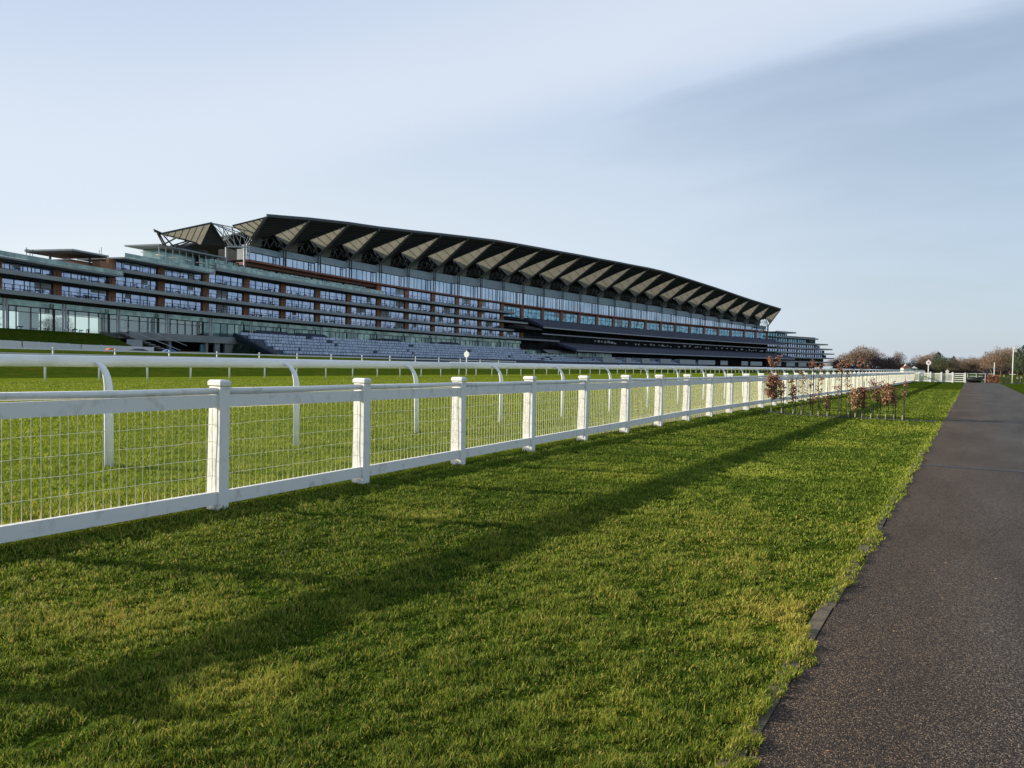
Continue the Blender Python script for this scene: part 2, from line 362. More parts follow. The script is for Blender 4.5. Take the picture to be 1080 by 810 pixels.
for k in range(K0, K1):
    y0, y1 = k*S1+.045, (k+1)*S1-.045; wy = k*S1+Y0
    j = [rnd.uniform(-.006,.006) for _ in range(4)]
    a = MB(); a.tube([(-.045,y0-.02,1.026+j[0]*.5),(-.045,(y0+y1)/2,1.021+j[1]*.5),(-.045,y1+.02,1.026+j[1]*.5)], .029, 10)
    a.build('handrail', M['paint'], fence, True)
    a = MB(); a.hexa([(-.055,y0,.882+j[2]),(-.018,y0,.882+j[2]),(-.018,y1,.882+j[3]),(-.055,y1,.882+j[3]),(-.055,y0,.991+j[2]),(-.018,y0,.991+j[2]),(-.018,y1,.991+j[3]),(-.055,y1,.991+j[3])])
    a.build('top_board', M['paint'], fence)
    b0, b1 = brz(wy), brz(wy+S1)
    a = MB(); a.hexa([(-.062,y0,b0),(-.018,y0,b0),(-.018,y1,b1),(-.062,y1,b1),(-.062,y0,b0+.11),(-.018,y0,b0+.11),(-.018,y1,b1+.11),(-.062,y1,b1+.11)])
    a.build('bottom_board', M['paint'], fence)
# wire mesh: one sheet mesh per bay (a few shapes, shared)
def wiremesh(seed):
    r = random.Random(seed); a = MB(); n = 28; t = .0030
    for i in range(n):
        y = .02+(S1-.02)*i/n+r.uniform(-.003,.003); dy = r.uniform(-.004,.004)
        p = [(-.072+r.uniform(-.003,.003), y+dy*q, z) for q, z in ((0,.10),(1,.4),(-.5,.7),(0,.91))]
        a.tube(p, t, 4, cap=False)
    for j in range(6):
        z = .16+j*.145+r.uniform(-.004,.004); p = [(-.075, S1*i/8, z+r.uniform(-.006,.006)) for i in range(9)]; p[-1] = (-.075, S1, z)
        a.tube(p, t*.7, 4, cap=False)
    return a
wm = []
for k in range(K0, K1):
    if len(wm) < 4:
        w = wiremesh(k+9).build('wire_mesh', M['wire'], fence); wm.append(w); w.location = (0, k*S1, 0)
    else: shared('wire_mesh', wm[k % 4], fence, (0, k*S1, 0))
# return leg at the far end, facing the camera
YE = Y0+K1*S1
ret = empty('boundary_fence', (FX, YE+.2, 0), 'short white rail fence turning across the far end of the verge', 'fence')
for i in range(4):
    x = .5+i*1.05
    a = MB(); a.box(x-.07, x+.07, -.05, .05, -.1, 1.08); a.box(x-.085, x+.085, -.065, .065, 1.08, 1.13); a.build('post', M['paint'], ret)
for z0, z1 in ((.90,1.0),(.06,.18)):
    a = MB(); a.box(.05, 3.65, .055, .09, z0, z1); a.build('rail', M['paint'], ret)
a = MB()
for i in range(38): a.box(.1+i*.094, .14+i*.094, .058, .075, .19, .89)
a.build('palings', M['paint'], ret)
gt = empty('field_gate', (-1.75, YE+.2, 0), 'small white barred gate between the verge and the path end', 'gate')
for x in (0, 1.15):
    a = MB(); a.box(x-.06, x+.06, -.06, .06, -.1, 1.1); a.build('gate_post', M['paint'], gt)
a = MB()
for z in (.12,.34,.56,.78,.98): a.box(.062, 1.088, -.02, .02, z-.04, z+.04)
a.box(.09,.15,-.032,-.0205,.1,1.0); a.box(1.0,1.06,-.032,-.0205,.1,1.0); a.build('gate_leaf', M['paint'], gt)

# ------------------------------------------------------------------ running rails with bent cantilever posts
def running_rail(X, ya, yb, s, hgt, label, xo=-.25, wid=.055, railr=.068, gfun=gz, small=False):
    t = empty('running_rail', (X, ya, gfun(X, ya)), label, 'rail', None)
    zz = gfun(X, ya)
    a = MB()
    path = [(0,0,-.2),(0,0,.55),(0,0,hgt-.42)]
    for i in range(1, 9):
        q = i/8*math.pi/2; path.append((xo*(1-math.cos(q)), 0, hgt-.42+.34*math.sin(q)))
    path.append((xo*1.12, 0, hgt-.075))
    rad = [wid]*3+[wid*(1-.05*i) for i in range(1, 10)]
    a.tube(path, [r*.62 for r in rad], 10, sx=1.6)
    p0 = a.build('post', M['plastic'], t, True)
    n = int((yb-ya)/s)
    for i in range(n+1):
        p = p0 if i == 0 else shared('post', p0, t)
        p.location = (0, i*s, 0); p.rotation_euler = (rnd.uniform(-.02,.03), rnd.uniform(-.02,.02), rnd.uniform(-.05,.05))
    seg = 6 if not small else 12
    m = int(n/seg)+1
    for q in range(m):
        y0 = -s/2+q*seg*s; y1 = min(y0+seg*s-.006, n*s+s/2)
        if y1 <= y0: break
        a = MB(); pts = [(xo-.06, y0+(y1-y0)*i/6, hgt-railr+.004*math.sin((y0+i)*.9)) for i in range(7)]
        prof = a.tube(pts, railr, 12, sx=.62) if False else None
        # oval section: tall in z, thin in x
        rings = []
        for pt_ in pts:
            nn = len(a.v)
            for j in range(12):
                th = 2*math.pi*j/12; a.v.append((pt_[0]+.042*math.cos(th), pt_[1], pt_[2]+railr*math.sin(th)))
            rings.append(nn)
        for i in range(6):
            for j in range(12): a.f.append((rings[i]+j, rings[i]+(j+1)%12, rings[i+1]+(j+1)%12, rings[i+1]+j)); a.m.append(0)
        a.f.append(tuple(rings[0]+j for j in range(12))[::-1]); a.m.append(0); a.f.append(tuple(rings[-1]+j for j in range(12))); a.m.append(0)
        a.build('rail', M['plastic'], t, True)
    return t
running_rail(-8.68, 5.18-2.9*3, 190, 2.9, 1.31, 'nearer white plastic running rail on bent posts just behind the mesh fence')
running_rail(-41.7, 4, 292, 2.9, 1.33, 'distant white plastic running rail on the far side of the racetrack', small=True)
# crowd rail on the lawn
def plain_rail(name, pts, h, label, step=3.0, boards=False, cat='rail'):
    x0, y0 = pts[0]; z0 = gz(x0, y0); t = empty(name, (x0, y0, z0), label, cat)
    for (ax, ay), (bx, by) in zip(pts[:-1], pts[1:]):
        L_ = math.hypot(bx-ax, by-ay); n = max(1, round(L_/step)); dx, dy = (bx-ax)/L_, (by-ay)/L_
        for i in range(n+1):
            px, py = ax+dx*L_*i/n, ay+dy*L_*i/n; g_ = gz(px, py)-z0; e = .055
            a = MB(); a.box(px-x0-e, px-x0+e, py-y0-e, py-y0+e, g_-.3, g_+h+.03); a.build('post', M['paint'], t)
        a = MB(); za, zb = gz(ax, ay)-z0, gz(bx, by)-z0
        bands = ((.0,.0),) if False else (((.12,h-.02),) if boards else ((h-.16,h-.02),(h*.45,h*.45+.09)))
        for lo, hi in bands:
            nx, ny = -dy*.02, dx*.02
            A = (ax-x0, ay-y0); Bq = (bx-x0, by-y0)
            a.hexa([(A[0]-nx,A[1]-ny,za+lo),(Bq[0]-nx,Bq[1]-ny,zb+lo),(Bq[0]+nx,Bq[1]+ny,zb+lo),(A[0]+nx,A[1]+ny,za+lo),
                    (A[0]-nx,A[1]-ny,za+hi),(Bq[0]-nx,Bq[1]-ny,zb+hi),(Bq[0]+nx,Bq[1]+ny,zb+hi),(A[0]+nx,A[1]+ny,za+hi)])
        a.build('rail' if not boards else 'board', M['paint'], t)
    return t
plain_rail('lawn_rail', [(-72,20),(-72,120)], 1.05, 'low white rail along the lawn edge beyond the far running rail', 6.0)
plain_rail('lawn_rail', [(-64,150),(-64,330)], 1.1, 'low white rail in the grandstand shadow beyond the straight', 4.2)
plain_rail('board_fence', [(-99,40),(-107,52),(-120,67),(-127,84)], 1.15, 'white boarded fence below the dark grass bank at the left', 4.5, True, 'fence')

# ------------------------------------------------------------------ the grandstand
PX = [[-129.0,49.9],[-133.7,61.1],[-138.0,72.7],[-141.8,84.9],[-145.3,97.6],[-148.3,110.6],[-150.9,124.0],[-153.2,137.5],[-155.0,151.4],[-156.6,165.4],[-157.8,179.9],[-158.7,194.5],[-159.3,209.5],[-159.6,224.2],[-159.6,239.0],[-159.3,254.3],[-158.8,268.9],[-157.9,284.8],[-156.8,300.1],[-155.5,315.3],[-153.9,331.2],[-152.0,346.5],[-149.9,362.2],[-147.6,378.2],[-145.0,393.8],[-142.2,409.3],[-139.1,425.3],[-135.7,441.5],[-132.1,457.8],[-128.5,472.6],[-124.4,488.9],[-120.6,502.9],[-116.6,517.0],[-112.5,530.7],[-108.6,543.3],[-104.7,555.3],[-100.7,566.8],[-96.9,577.8],[-93.1,588.1],[-89.4,597.9]]
PA = np.array(PX)
def pt(t, D, h):
    tt = t+2; i = int(min(max(math.floor(tt), 1), len(PA)-3)); u = tt-i
    p0, p1, p2, p3 = PA[i-1:i+3]
    pos = .5*(2*p1+(p2-p0)*u+(2*p0-5*p1+4*p2-p3)*u*u+(-p0+3*p1-3*p2+p3)*u**3)
    ta = .5*((p2-p0)+2*(2*p0-5*p1+4*p2-p3)*u+3*(-p0+3*p1-3*p2+p3)*u*u); ta = ta/math.hypot(*ta)
    return Vector((pos[0]+ta[1]*D, pos[1]-ta[0]*D, h))
O = pt(6, 0, 0)
gs = empty('grandstand', O, 'long curving glass grandstand of stacked balconies under a sweeping dark roof', 'grandstand')
class SB(MB):
    def P(s, t, D, h): return pt(t, D, h)-O
    def block(s, t0, t1, D0, D1, h0, h1, mi=0, n=None, h0b=None, h1b=None, dh=0):
        # block between two chords; D0 < D1; h?b: heights at D1
        n = n or max(1, int(math.ceil((t1-t0)*1.0)))
        h0b = h0 if h0b is None else h0b; h1b = h1 if h1b is None else h1b
        for k in range(n):
            a = t0+(t1-t0)*k/n; b = t0+(t1-t0)*(k+1)/n
            s.hexa([s.P(a,D0,h0),s.P(a,D1,h0b),s.P(b,D1,h0b),s.P(b,D0,h0),s.P(a,D0,h1),s.P(a,D1,h1b),s.P(b,D1,h1b),s.P(b,D0,h1)], mi)
def part(name, m, fn, parent=None, smooth=False):
    a = SB(); fn(a); return a.build(name, m, parent or gs, smooth)
SL = [11.05, 14.2, 17.5, 21.1]      # undersides + .75 = walking level
TH = .58
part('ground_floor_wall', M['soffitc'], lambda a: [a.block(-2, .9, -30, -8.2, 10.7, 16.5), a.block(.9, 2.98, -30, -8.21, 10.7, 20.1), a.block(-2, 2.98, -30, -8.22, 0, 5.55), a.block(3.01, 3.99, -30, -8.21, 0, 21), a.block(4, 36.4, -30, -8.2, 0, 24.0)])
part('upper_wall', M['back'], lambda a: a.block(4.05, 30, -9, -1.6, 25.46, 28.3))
part('end_panel', M['lite'], lambda a: a.block(3.98, 4.03, -2.5, -.3, 25.46, 28.0, n=1))
ends = [(-2,15.6),(-2,13.3),(1.0,14.0),(3.0,13.4)]
for (t0, t1), h in zip(ends, SL):
    def f(a, t0=t0, t1=t1, h=h):
        a.block(t0, t1, -8, 3.0, h, h+TH); a.block(t0, t1, 3.002, 3.2, h-.05, h+TH+.08)
    part('balcony_slab', M['slab'], f)
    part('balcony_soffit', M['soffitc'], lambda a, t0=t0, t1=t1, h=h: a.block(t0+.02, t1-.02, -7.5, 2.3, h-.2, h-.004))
    def f2(a, t0=t0, t1=t1, h=h):
        zz = h+TH
        n = int((t1-t0)*8)
        for i in range(n+1):
            t = t0+(t1-t0)*i/n; p = a.P(t, 2.95, zz); a.box(p.x-.04, p.x+.04, p.y-.05, p.y+.05, zz, zz+1.0)
        a.block(t0, t1, 2.9, 3.0, zz+.95, zz+1.04)
    part('balustrade', M['frame'], f2)
# thin roof slabs at the stepped left end, then rows of windows, one object per bay
for t0, t1, h in ((-2,.98,16.55),(1.0,2.98,20.15)):
    part('balcony_slab', M['slab'], lambda a: a.block(t0, t1, -8, 3.1, h, h+.3))
def window_bay(name, t, h0, h1, g, pill=.076, D=0, npan=5, fw=.16, seed=0, frame='window_frame', trans_h=None, blinds=True):
    r = random.Random(seed); a0, a1 = t+pill, t+1-pill
    w = part(name, [g], lambda a: a.block(a0, a1, D-.12, D, h0, h1, n=1))
    def f(a):
        cuts = [0]+sorted([(i+r.uniform(-.25,.25))/npan for i in range(1, npan)])+[1]
        for c in cuts:
            tc = a0+(a1-a0)*c; a.block(tc-fw/28, tc+fw/28, D+.002, D+.10, h0, h1, n=1)
        a.block(a0, a1, D+.103, D+.16, h0-.02, h0+.12, n=1); a.block(a0, a1, D+.103, D+.16, h1-.12, h1+.02, n=1)
        if trans_h: a.block(a0, a1, D+.103, D+.15, trans_h, trans_h+.1, n=1)
        # low tables and chairs standing dark against the glass
        if blinds:
            for q in range(r.randint(2, 4)):
                tc = r.uniform(a0+.04, a1-.1); hh = r.uniform(.45,.95); ww = r.uniform(.03,.09)
                a.block(tc, tc+ww, D+1.0, D+1.5, h0+hh-.14, h0+hh, n=1)
                for e in (0, ww-.005): a.block(tc+e, tc+e+.005, D+1.0, D+1.1, h0-.3, h0+hh-.14, n=1)
    part(frame, [M['frame']], f, w)
    if blinds and D == 0 and r.random() < .55:
        c = r.choice((0,.2,.4,.6)); b0 = a0+(a1-a0)*(c+.03); b1 = a0+(a1-a0)*(c+r.choice((.17,.17,.36)))
        part('blind', M['lite'], lambda a: a.block(b0, b1, D+.003, D+.05, h1-(h1-h0)*r.uniform(.3,.95), h1-.13, n=1), w)
    return w
sd = 0
for row, (h, tA, tB) in enumerate(((SL[0],-2,14),(SL[1],-2,13),(SL[2],1,13),(SL[3],8,13))):
    for t in range(tA, tB):
        sd += 1
        top = {0: SL[1], 1: SL[2], 2: SL[3], 3: 25.0}[row]-.2
        if row == 1 and t < 1: top = 16.5
        if row == 2 and t < 3: top = 20.1
        window_bay('window', t, h+TH+.03, top-.02, M['glass'], seed=sd)
    def pf(a, t):
        top = {0: SL[1], 1: SL[2], 2: SL[3], 3: 25.0}[row]-.2
        if row == 1 and t < 1.1: top = 16.5
        if row == 2 and t < 3: top = 20.1
        a.block(t-.072, t+.072, -.3, .35, h+TH, top-.01, n=1)
    for t in range(tA, tB+1): part('wall_panel', M['brown'], lambda a, t=t: pf(a, t))
# terrace band under the gallery for t 4..8 : greenish glass set back, with parapet
for t in range(3, 8): window_bay('terrace_window', t, SL[3]+TH, 24.6, M['green'], pill=.02, D=-2.0, npan=6, seed=300+t, frame='terrace_window_frame')
def parap(t0, t1, h0, h1, D=3.0):
    w = part('parapet', M['parapet'], lambda a: a.block(t0, t1, D-.06, D, h0, h1))
    def f(a):
        n = int((t1-t0)*7)
        for i in range(n+1):
            t = t0+(t1-t0)*i/n; a.block(t-.004, t+.004, D+.002, D+.06, h0, h1, n=1)
        a.block(t0, t1, D-.08, D+.02, h1+.002, h1+.08)
    part('parapet_rail', M['lsteel'], f, w)
parap(-2, .98, 16.9, 17.6); parap(1.02, 2.98, 20.5, 21.2); parap(3.02, 7.9, SL[3]+TH+.1, SL[3]+TH+1.1)
# rust red beam below the gallery and the gallery glazing
hc_t = [4,6,9,13,18,22,25,28,31]; hc_h = [28.8,30.0,31.8,33.6,33.9,33.4,31.7,29.4,28.2]
hc = lambda t: float(np.interp(t, hc_t, hc_h))
part('gallery_beam', M['red'], lambda a: [a.block(4.0, 30, -.5, 1.2, 24.95, 25.45), a.block(4.0, 30, -8, -.51, 24.2, 24.9)])
def gal(t):
    top = 25.5+(hc(t+.5)-25.5)*.60
    w = window_bay('gallery_window', t, 25.5, top, M['gglass'], pill=.004, D=-1.0, npan=6, fw=.14, seed=500+t, frame='gallery_window_frame', blinds=False)
    part('gallery_fascia', M['fascia'], lambda a: a.block(t+.002, t+.998, -1.3, -.6, top+.02, hc(t+.5), n=1), w)
for t in range(4, 30): gal(t)
# paired columns in front of the gallery
for t in range(4, 31):
    def f(a):
        for e in (-.035, .035): a.tube([a.P(t+e, .6, 25.46), a.P(t+e, .6, hc(t)+.3)], .17, 6)
        a.tube([a.P(t-.05, .6, hc(t)-2.4), a.P(t+.05, .6, hc(t)-2.4)], .12, 5)
    part('column', M['frame'] if t > 4 else M['lsteel'], f)
# lower tall glazed bays with rust red posts from t=13 on
for t in range(13, 30):
    h0 = 20.0
    window_bay('tall_window', t, h0, 24.1, M['cyan'], pill=.07, D=0, npan=4, fw=.14, seed=700+t, frame='tall_window_frame', trans_h=22.6)
    part('red_post', M['red'], lambda a: a.block(t+.93, t+1.07, -.3, .35, h0-.4, 24.9, n=1))
# lower seating decks
def deck(t0, t1, Da, Db, ha, hb, steps, name):
    def f(a):
        for k in range(steps):
            d0 = Da+(Db-Da)*k/steps; d1 = Da+(Db-Da)*(k+1)/steps; hh = ha+(hb-ha)*k/steps
            a.block(t0, t1, d0, d1, hh-.9, hh, 0)
            a.block(t0+.01, t1-.01, d0+.1, d0+.42, hh+.002, hh+.55, 0)
    d = part(name, M['navy'], f)
    part('deck_edge', M['deckedge'], lambda a: a.block(t0, t1, Db+.002, Db+.25, hb-.55, hb-.1), d)
deck(14.2, 30.6, 0.4, 8.5, 19.8, 16.6, 7, 'upper_deck')
deck(15.7, 31.2, 1.0, 11, 10.4, 7.6, 8, 'lower_deck')
part('deck_stair_flank', M['soffitc'], lambda a: [a.block(13.3, 14.18, .4, 8.3, 15.5, 17.4, n=1, h0b=15.0, h1b=15.6)])
part('recess_slab', M['deckedge'], lambda a: a.block(14.4, 30.6, 6.0, 6.3, 13.6, 14.05))
for t in range(14, 19): window_bay('lower_window', t, 4.2, 7.3, M['green'], pill=.01, D=-.3, npan=5, fw=.2, seed=1200+t, frame='lower_window_frame', blinds=False)
part('awning', M['lite'], lambda a: a.block(15.0, 16.6, .5, 3.2, 7.4, 7.55, h0b=6.0, h1b=6.15))
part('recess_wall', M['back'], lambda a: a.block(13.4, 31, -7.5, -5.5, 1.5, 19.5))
# bright tables and screens in the dark recess
def bits(a):
    for t in np.arange(17.2, 30.5, .19):
        if rnd.random() < .62:
            h_ = 11.5+rnd.uniform(0,.7); a.block(t, t+rnd.uniform(.04,.15), 4.5, 4.9, h_, h_+rnd.uniform(.35,1.1), n=1)
tag(part('tableware', M['lite'], bits), kind='stuff')
for i, (t0, t1) in enumerate(((17.2,17.9),(18.6,18.9),(19.6,20.1),(20.8,21.5),(22.1,23.2),(23.4,24.6),(25.0,25.5),(26.6,27.1),(27.3,28.2),(29.1,29.9),(30.4,31.2),(31.6,32.4))):
    part('kiosk_panel', M['lite'], lambda a: a.block(t0, t1, 11, 11.3, 2.4, 4.9, n=1))
# ground floor glazing and columns
for t in range(-2, 14):
    m_ = M['lobby'] if t < 3 else M['green']
    window_bay('ground_floor_window', t, 5.6 if t < 13 else 4.5, 9.6, m_, pill=.01, D=-.5, npan=5, fw=.2, seed=900+t, frame='ground_floor_window_frame', trans_h=8.6 if t < 3 else None, blinds=(t < 3))
    part('ground_floor_fascia', M['parapet'], lambda a: a.block(t, t+1, -.7, -.1, 9.62, 10.6, n=1))
    part('ground_floor_column', M['lsteel'], lambda a: [a.tube([a.P(t+e, 1.2, 4.5), a.P(t+e, 1.2, 10.5)], .16, 6) for e in (.02, .07)])
part('lobby_core', M['cream'], lambda a: [a.block(-.15, -.05, -6, -3, 5.6, 10.6, n=1)])
part('lobby_core', M['cream'], lambda a: [a.block(1.35, 1.5, -7, -3, 5.6, 10.6, n=1)])
part('lobby_core', M['concrete'], lambda a: [a.block(2.3, 2.6, -8, -5, 5.6, 10.6, n=1)])
part('terrace_base', M['concrete'], lambda a: a.block(.8, 3.4, -5, 4.0, 4.9, 5.7))
part('terrace_wall', M['concrete'], lambda a: a.block(1.0, 3.5, 4.01, 4.3, 4.8, 6.3))
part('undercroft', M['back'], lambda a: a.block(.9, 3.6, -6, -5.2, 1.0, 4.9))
part('undercroft_pier', M['concrete'], lambda a: [a.block(1.85, 1.9, 3.4, 4.0, 1.5, 4.88, n=1)])
part('undercroft_pier', M['concrete'], lambda a: [a.block(2.68, 2.74, 3.4, 4.0, 1.5, 4.88, n=1)])
part('service_door', M['teal'], lambda a: [a.block(2.60, 2.67, 3.3, 3.6, 1.9, 4.4, n=1)])
part('arched_wall', M['concrete'], lambda a: a.block(2.9, 3.02, 3.6, 4.0, 1.5, 5.6, n=1))
part('arched_wall', M['concrete'], lambda a: a.block(3.15, 3.34, 3.6, 4.0, 1.5, 5.0, n=1))
part('mid_wall', M['green'], lambda a: a.block(3.5, 14, -2.0, -.75, 1.5, 5.6))
# terraced seating in front
def seats(a, tA, tB, D, h, hh):
    t = tA+rnd.uniform(0,.05)
    while t < tB:
        w = rnd.choice((.07,.09,.11,.14,.2))
        if rnd.random() < .95: a.block(t, min(t+w-.022, tB), D+.25, D+.9, h+.04, h+hh+.05*rnd.random(), n=1)
        t += w
st = part('seating_terrace', M['step'], lambda a: [a.block(3.45, 13.6, 3.6+k*1.9, 3.6+(k+1)*1.9, 1.2, 6.9-k*.82) for k in range(6)])
tag(part('seats', M['seat'], lambda a: [seats(a, 3.5+.05*k, 13.5, 3.6+k*1.9, 6.9-k*.82, .62) for k in range(6)], st), kind='stuff')
st2 = part('seating_terrace', M['step'], lambda a: [a.block(13.62, 24, 4+k*1.9, 4+(k+1)*1.9, 1.2, 4.6-k*.7) for k in range(4)])
tag(part('seats', M['seat'], lambda a: [seats(a, 13.7, 23.6, 4+k*1.9, 4.6-k*.7, .5) for k in range(4)], st2), kind='stuff')
for t0, t1 in ((4.15,5.0),(5.25,6.1),(8.0,8.6),(10.2,10.9)): part('awning', M['navy'], lambda a: a.block(t0, t1, 1.4, 3.5, 8.3, 8.5, n=3, h0b=7.2, h1b=7.4))
part('stair_flank', M['frame'], lambda a: a.block(3.36, 3.44, 3.7, 15, 6.3, 7.3, n=1, h0b=1.4, h1b=2.6))
# outside stair at the left with pale treads
def stair(a):
    for k in range(13): a.block(.75+k*.085, .75+k*.085+.13, 3.5+k*.12, 5.2+k*.12, 5.75-k*.33, 5.95-k*.33, n=1)
part('stair', M['concrete'], stair)
part('stair_rail', M['lsteel'], lambda a: [a.tube([a.P(.75,5.3,7.0), a.P(1.85,6.8,2.9)], .06, 5), a.tube([a.P(1.15,5.3,7.0), a.P(2.0,6.8,3.9)], .05, 5)])
# right hand stepped wing
wing = [(24.9,31.9,.3),(21.6,34.4,.0),(18.0,35.6,.0),(14.7,36.2,.0),(11.4,36.45,.0),(8.2,36.45,.0),(5.2,36.45,0)]
for i, (h, te, q) in enumerate(wing):
    part('wing_slab', M['slab'], lambda a: [a.block(30.2, te+.35, -8, 4.5, h, h+.45), a.block(30.2, te+.30, 4.502, 4.7, h-.02, h+.9)])
    if i < 5:
        for t in range(30, int(te)+1):
            t1 = min(te, t+1)
            if t1-t < .2: continue
            w = part('wing_window', M['cyan'] if i < 2 else M['glass'], lambda a: a.block(t+.05, t1-.02, -.3, 0, wing[i+1][0]+1.0 if False else h-2.5, h-.35, n=1))
            part('wing_window_frame', M['frame'], lambda a: [a.block(t+.05+(t1-t-.07)*c/4-.012, t+.05+(t1-t-.07)*c/4+.012, .002, .25, h-2.5, h-.35, n=1) for c in range(5)], w)
part('wing_body', M['soffitc'], lambda a: [a.block(30, 31.6, -14, -.31, 18, 24.8), a.block(30, 34.2, -14, -.31, 14, 21.5), a.block(30, 35.4, -14, -.31, 2, 17.9)])
part('wing_body', M['soffitc'], lambda a: a.block(35.42, 36.2, -14, -.31, 2, 11.3))
# --------------------------- roof
et = [4,5,6,7,8,9,10,11,12,13,14,15,16,17,18,19,20,21,22,23,24,25,26,27,28,29,30]
eh = [35.5,37.0,38.2,39.3,40.5,41.8,43.0,44.0,44.6,45.1,45.5,46.1,46.5,47.0,47.3,47.6,47.6,47.1,46.5,45.8,45.1,44.2,43.2,42.4,41.6,40.7,39.5]
eDl = [5.5,8,10,10.5,11.9,13,14,15.3,16.5,17.4,18.3,18.5,18.5,18.5,18.6,18.6,18.4,17.8,17.3,16.6,15.6,14.5,13.3,11.8,10.2,9.2,9]
eD = lambda t: float(np.interp(t, et, eDl))
ehf = lambda t: float(np.interp(t, et, eh))
Bh = lambda t: hc(t)+.45*(ehf(t)-hc(t))
lerp = lambda a, b, u: a+(b-a)*u
def roofsheet(a):
    up = Vector((0,0,.3))
    for k in range(4, 30):
        for t0, t1 in ((k, k+.5), (k+.5, k+1)):
            A0 = a.P(t0, -1.5, Bh(t0)); A1 = a.P(t1, -1.5, Bh(t1)); B0 = a.P(t0, -26, hc(t0)); B1 = a.P(t1, -26, hc(t1))
            a.hexa([B0, A0, A1, B1, B0+up, A0+up, A1+up, B1+up])
        T0 = pt(k, eD(k), ehf(k)-.3)-O; T1 = pt(k+1, eD(k+1), ehf(k+1)-.3)-O; C0 = lerp(T0, pt(k, .6, hc(k)+.3)-O, .84); Bp = pt(k+.47, 3.2, Bh(k+.45)+.0)-O
        a.hexa([C0, T0, T1, Bp, C0+up, T0+up, T1+up, Bp+up])
        C1 = pt(k+1, .6, hc(k+1)+.6)-O; R0 = pt(k, -1.5, Bh(k))-O; R1 = pt(k+1, -1.5, Bh(k+1))-O
        a.tri(C0, Bp, R0); a.tri(Bp, C1, R1); a.tri(Bp, R1, R0)
roof = part('roof', M['roof'], roofsheet)
part('eave_fascia', M['steel'], lambda a: [a.hexa([a.P(t,eD(t)+.41,ehf(t)-.25),a.P(t,eD(t)+.75,ehf(t)-.15),a.P(t+.5,eD(t+.5)+.75,ehf(t+.5)-.15),a.P(t+.5,eD(t+.5)+.41,ehf(t+.5)-.25),
      a.P(t,eD(t)+.41,ehf(t)+.6),a.P(t,eD(t)+.75,ehf(t)+.35),a.P(t+.5,eD(t+.5)+.75,ehf(t+.5)+.35),a.P(t+.5,eD(t+.5)+.41,ehf(t+.5)+.6)]) for t in np.arange(4, 30, .5)], roof)
lerp = lambda a, b, u: a+(b-a)*u
def fold(i):
    # funnel between strut i and strut i+1
    T0 = pt(i, eD(i), ehf(i)-.3)-O; T1 = pt(i+1, eD(i+1), ehf(i+1)-.3)-O
    C0 = lerp(T0, pt(i, .6, hc(i)+.3)-O, .84); C1 = pt(i+1, .6, hc(i+1)+.3)-O
    Bp = pt(i+.47, 3.2, hc(i+.45)+.45*(ehf(i+.45)-hc(i+.45)))-O
    out = (pt(i+.5, 20, 0)-pt(i+.5, 0, 0)).normalized()
    # dark louvred face: T0-T1-Bp-C0, slats running along the stand
    def f(a):
        n = 9
        for k in range(n):
            u0, u1 = k/n, (k+.6)/n
            q_ = Vector((0,0,-.08)); a.quad(lerp(T0,C0,u0)+q_, lerp(T1,Bp,u0)+q_, lerp(T1,Bp,u1)+q_, lerp(T0,C0,u1)+q_)
    part('louvre_soffit', M['louvre'], f)
    L0 = lerp(T1, C1, .86)
    def g(a):
        n = 5
        for k in range(n):
            u0, u1 = max(.03, k/n), (k+1)/n
            a.quad(lerp(T1,L0,u0), lerp(T1,L0,u1), lerp(T1,Bp,u1), lerp(T1,Bp,u0))
    sl_ = part('canopy_sail', M['sail'], g)
    dn = Vector((0,0,-.12))
    part('sail_ribs', M['frame'], lambda a: [a.tube([lerp(T1,L0,k/5)+dn, lerp(T1,Bp,k/5)+dn], .10, 4) for k in range(1, 6)]+[a.tube([T1+dn, Bp+dn], .12, 4)], sl_)
    # sail turned to the rear, glimpsed through the bracing
    def g2(a):
        a.quad(pt(i+.15,-1.8,hc(i)+.5)-O, pt(i+.55,-1.8,hc(i+.5)+.5)-O, pt(i+.62,-1.8,hc(i+.5)+3.4)-O, pt(i+.3,-1.8,hc(i)+2.2)-O)
    part('rear_sail', M['sail'], g2)
for i in range(4, 30): fold(i)
def end_sail():
    T1 = pt(4, eD(4), ehf(4)-.3)-O; C1 = pt(4, .6, hc(4)+.3)-O; Bp = pt(3.4, 3, 32)-O; L0 = lerp(T1, C1, .8)
    sl_ = part('canopy_sail', M['sail'], lambda a: [a.quad(lerp(T1,L0,max(.03,k/5)), lerp(T1,L0,(k+1)/5), lerp(T1,Bp,(k+1)/5), lerp(T1,Bp,max(.03,k/5))) for k in range(5)])
    part('sail_ribs', M['frame'], lambda a: [a.tube([lerp(T1,L0,k/5), lerp(T1,Bp,k/5)], .10, 4) for k in range(1, 6)]+[a.tube([T1, Bp], .18, 4)], sl_)
end_sail()
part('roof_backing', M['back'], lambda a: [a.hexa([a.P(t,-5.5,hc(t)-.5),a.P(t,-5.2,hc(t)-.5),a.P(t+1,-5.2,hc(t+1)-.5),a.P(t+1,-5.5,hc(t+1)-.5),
        a.P(t,-5.5,Bh(t)-.3),a.P(t,-5.2,Bh(t)-.3),a.P(t+1,-5.2,Bh(t+1)-.3),a.P(t+1,-5.5,Bh(t+1)-.3)]) for t in range(4, 30)])
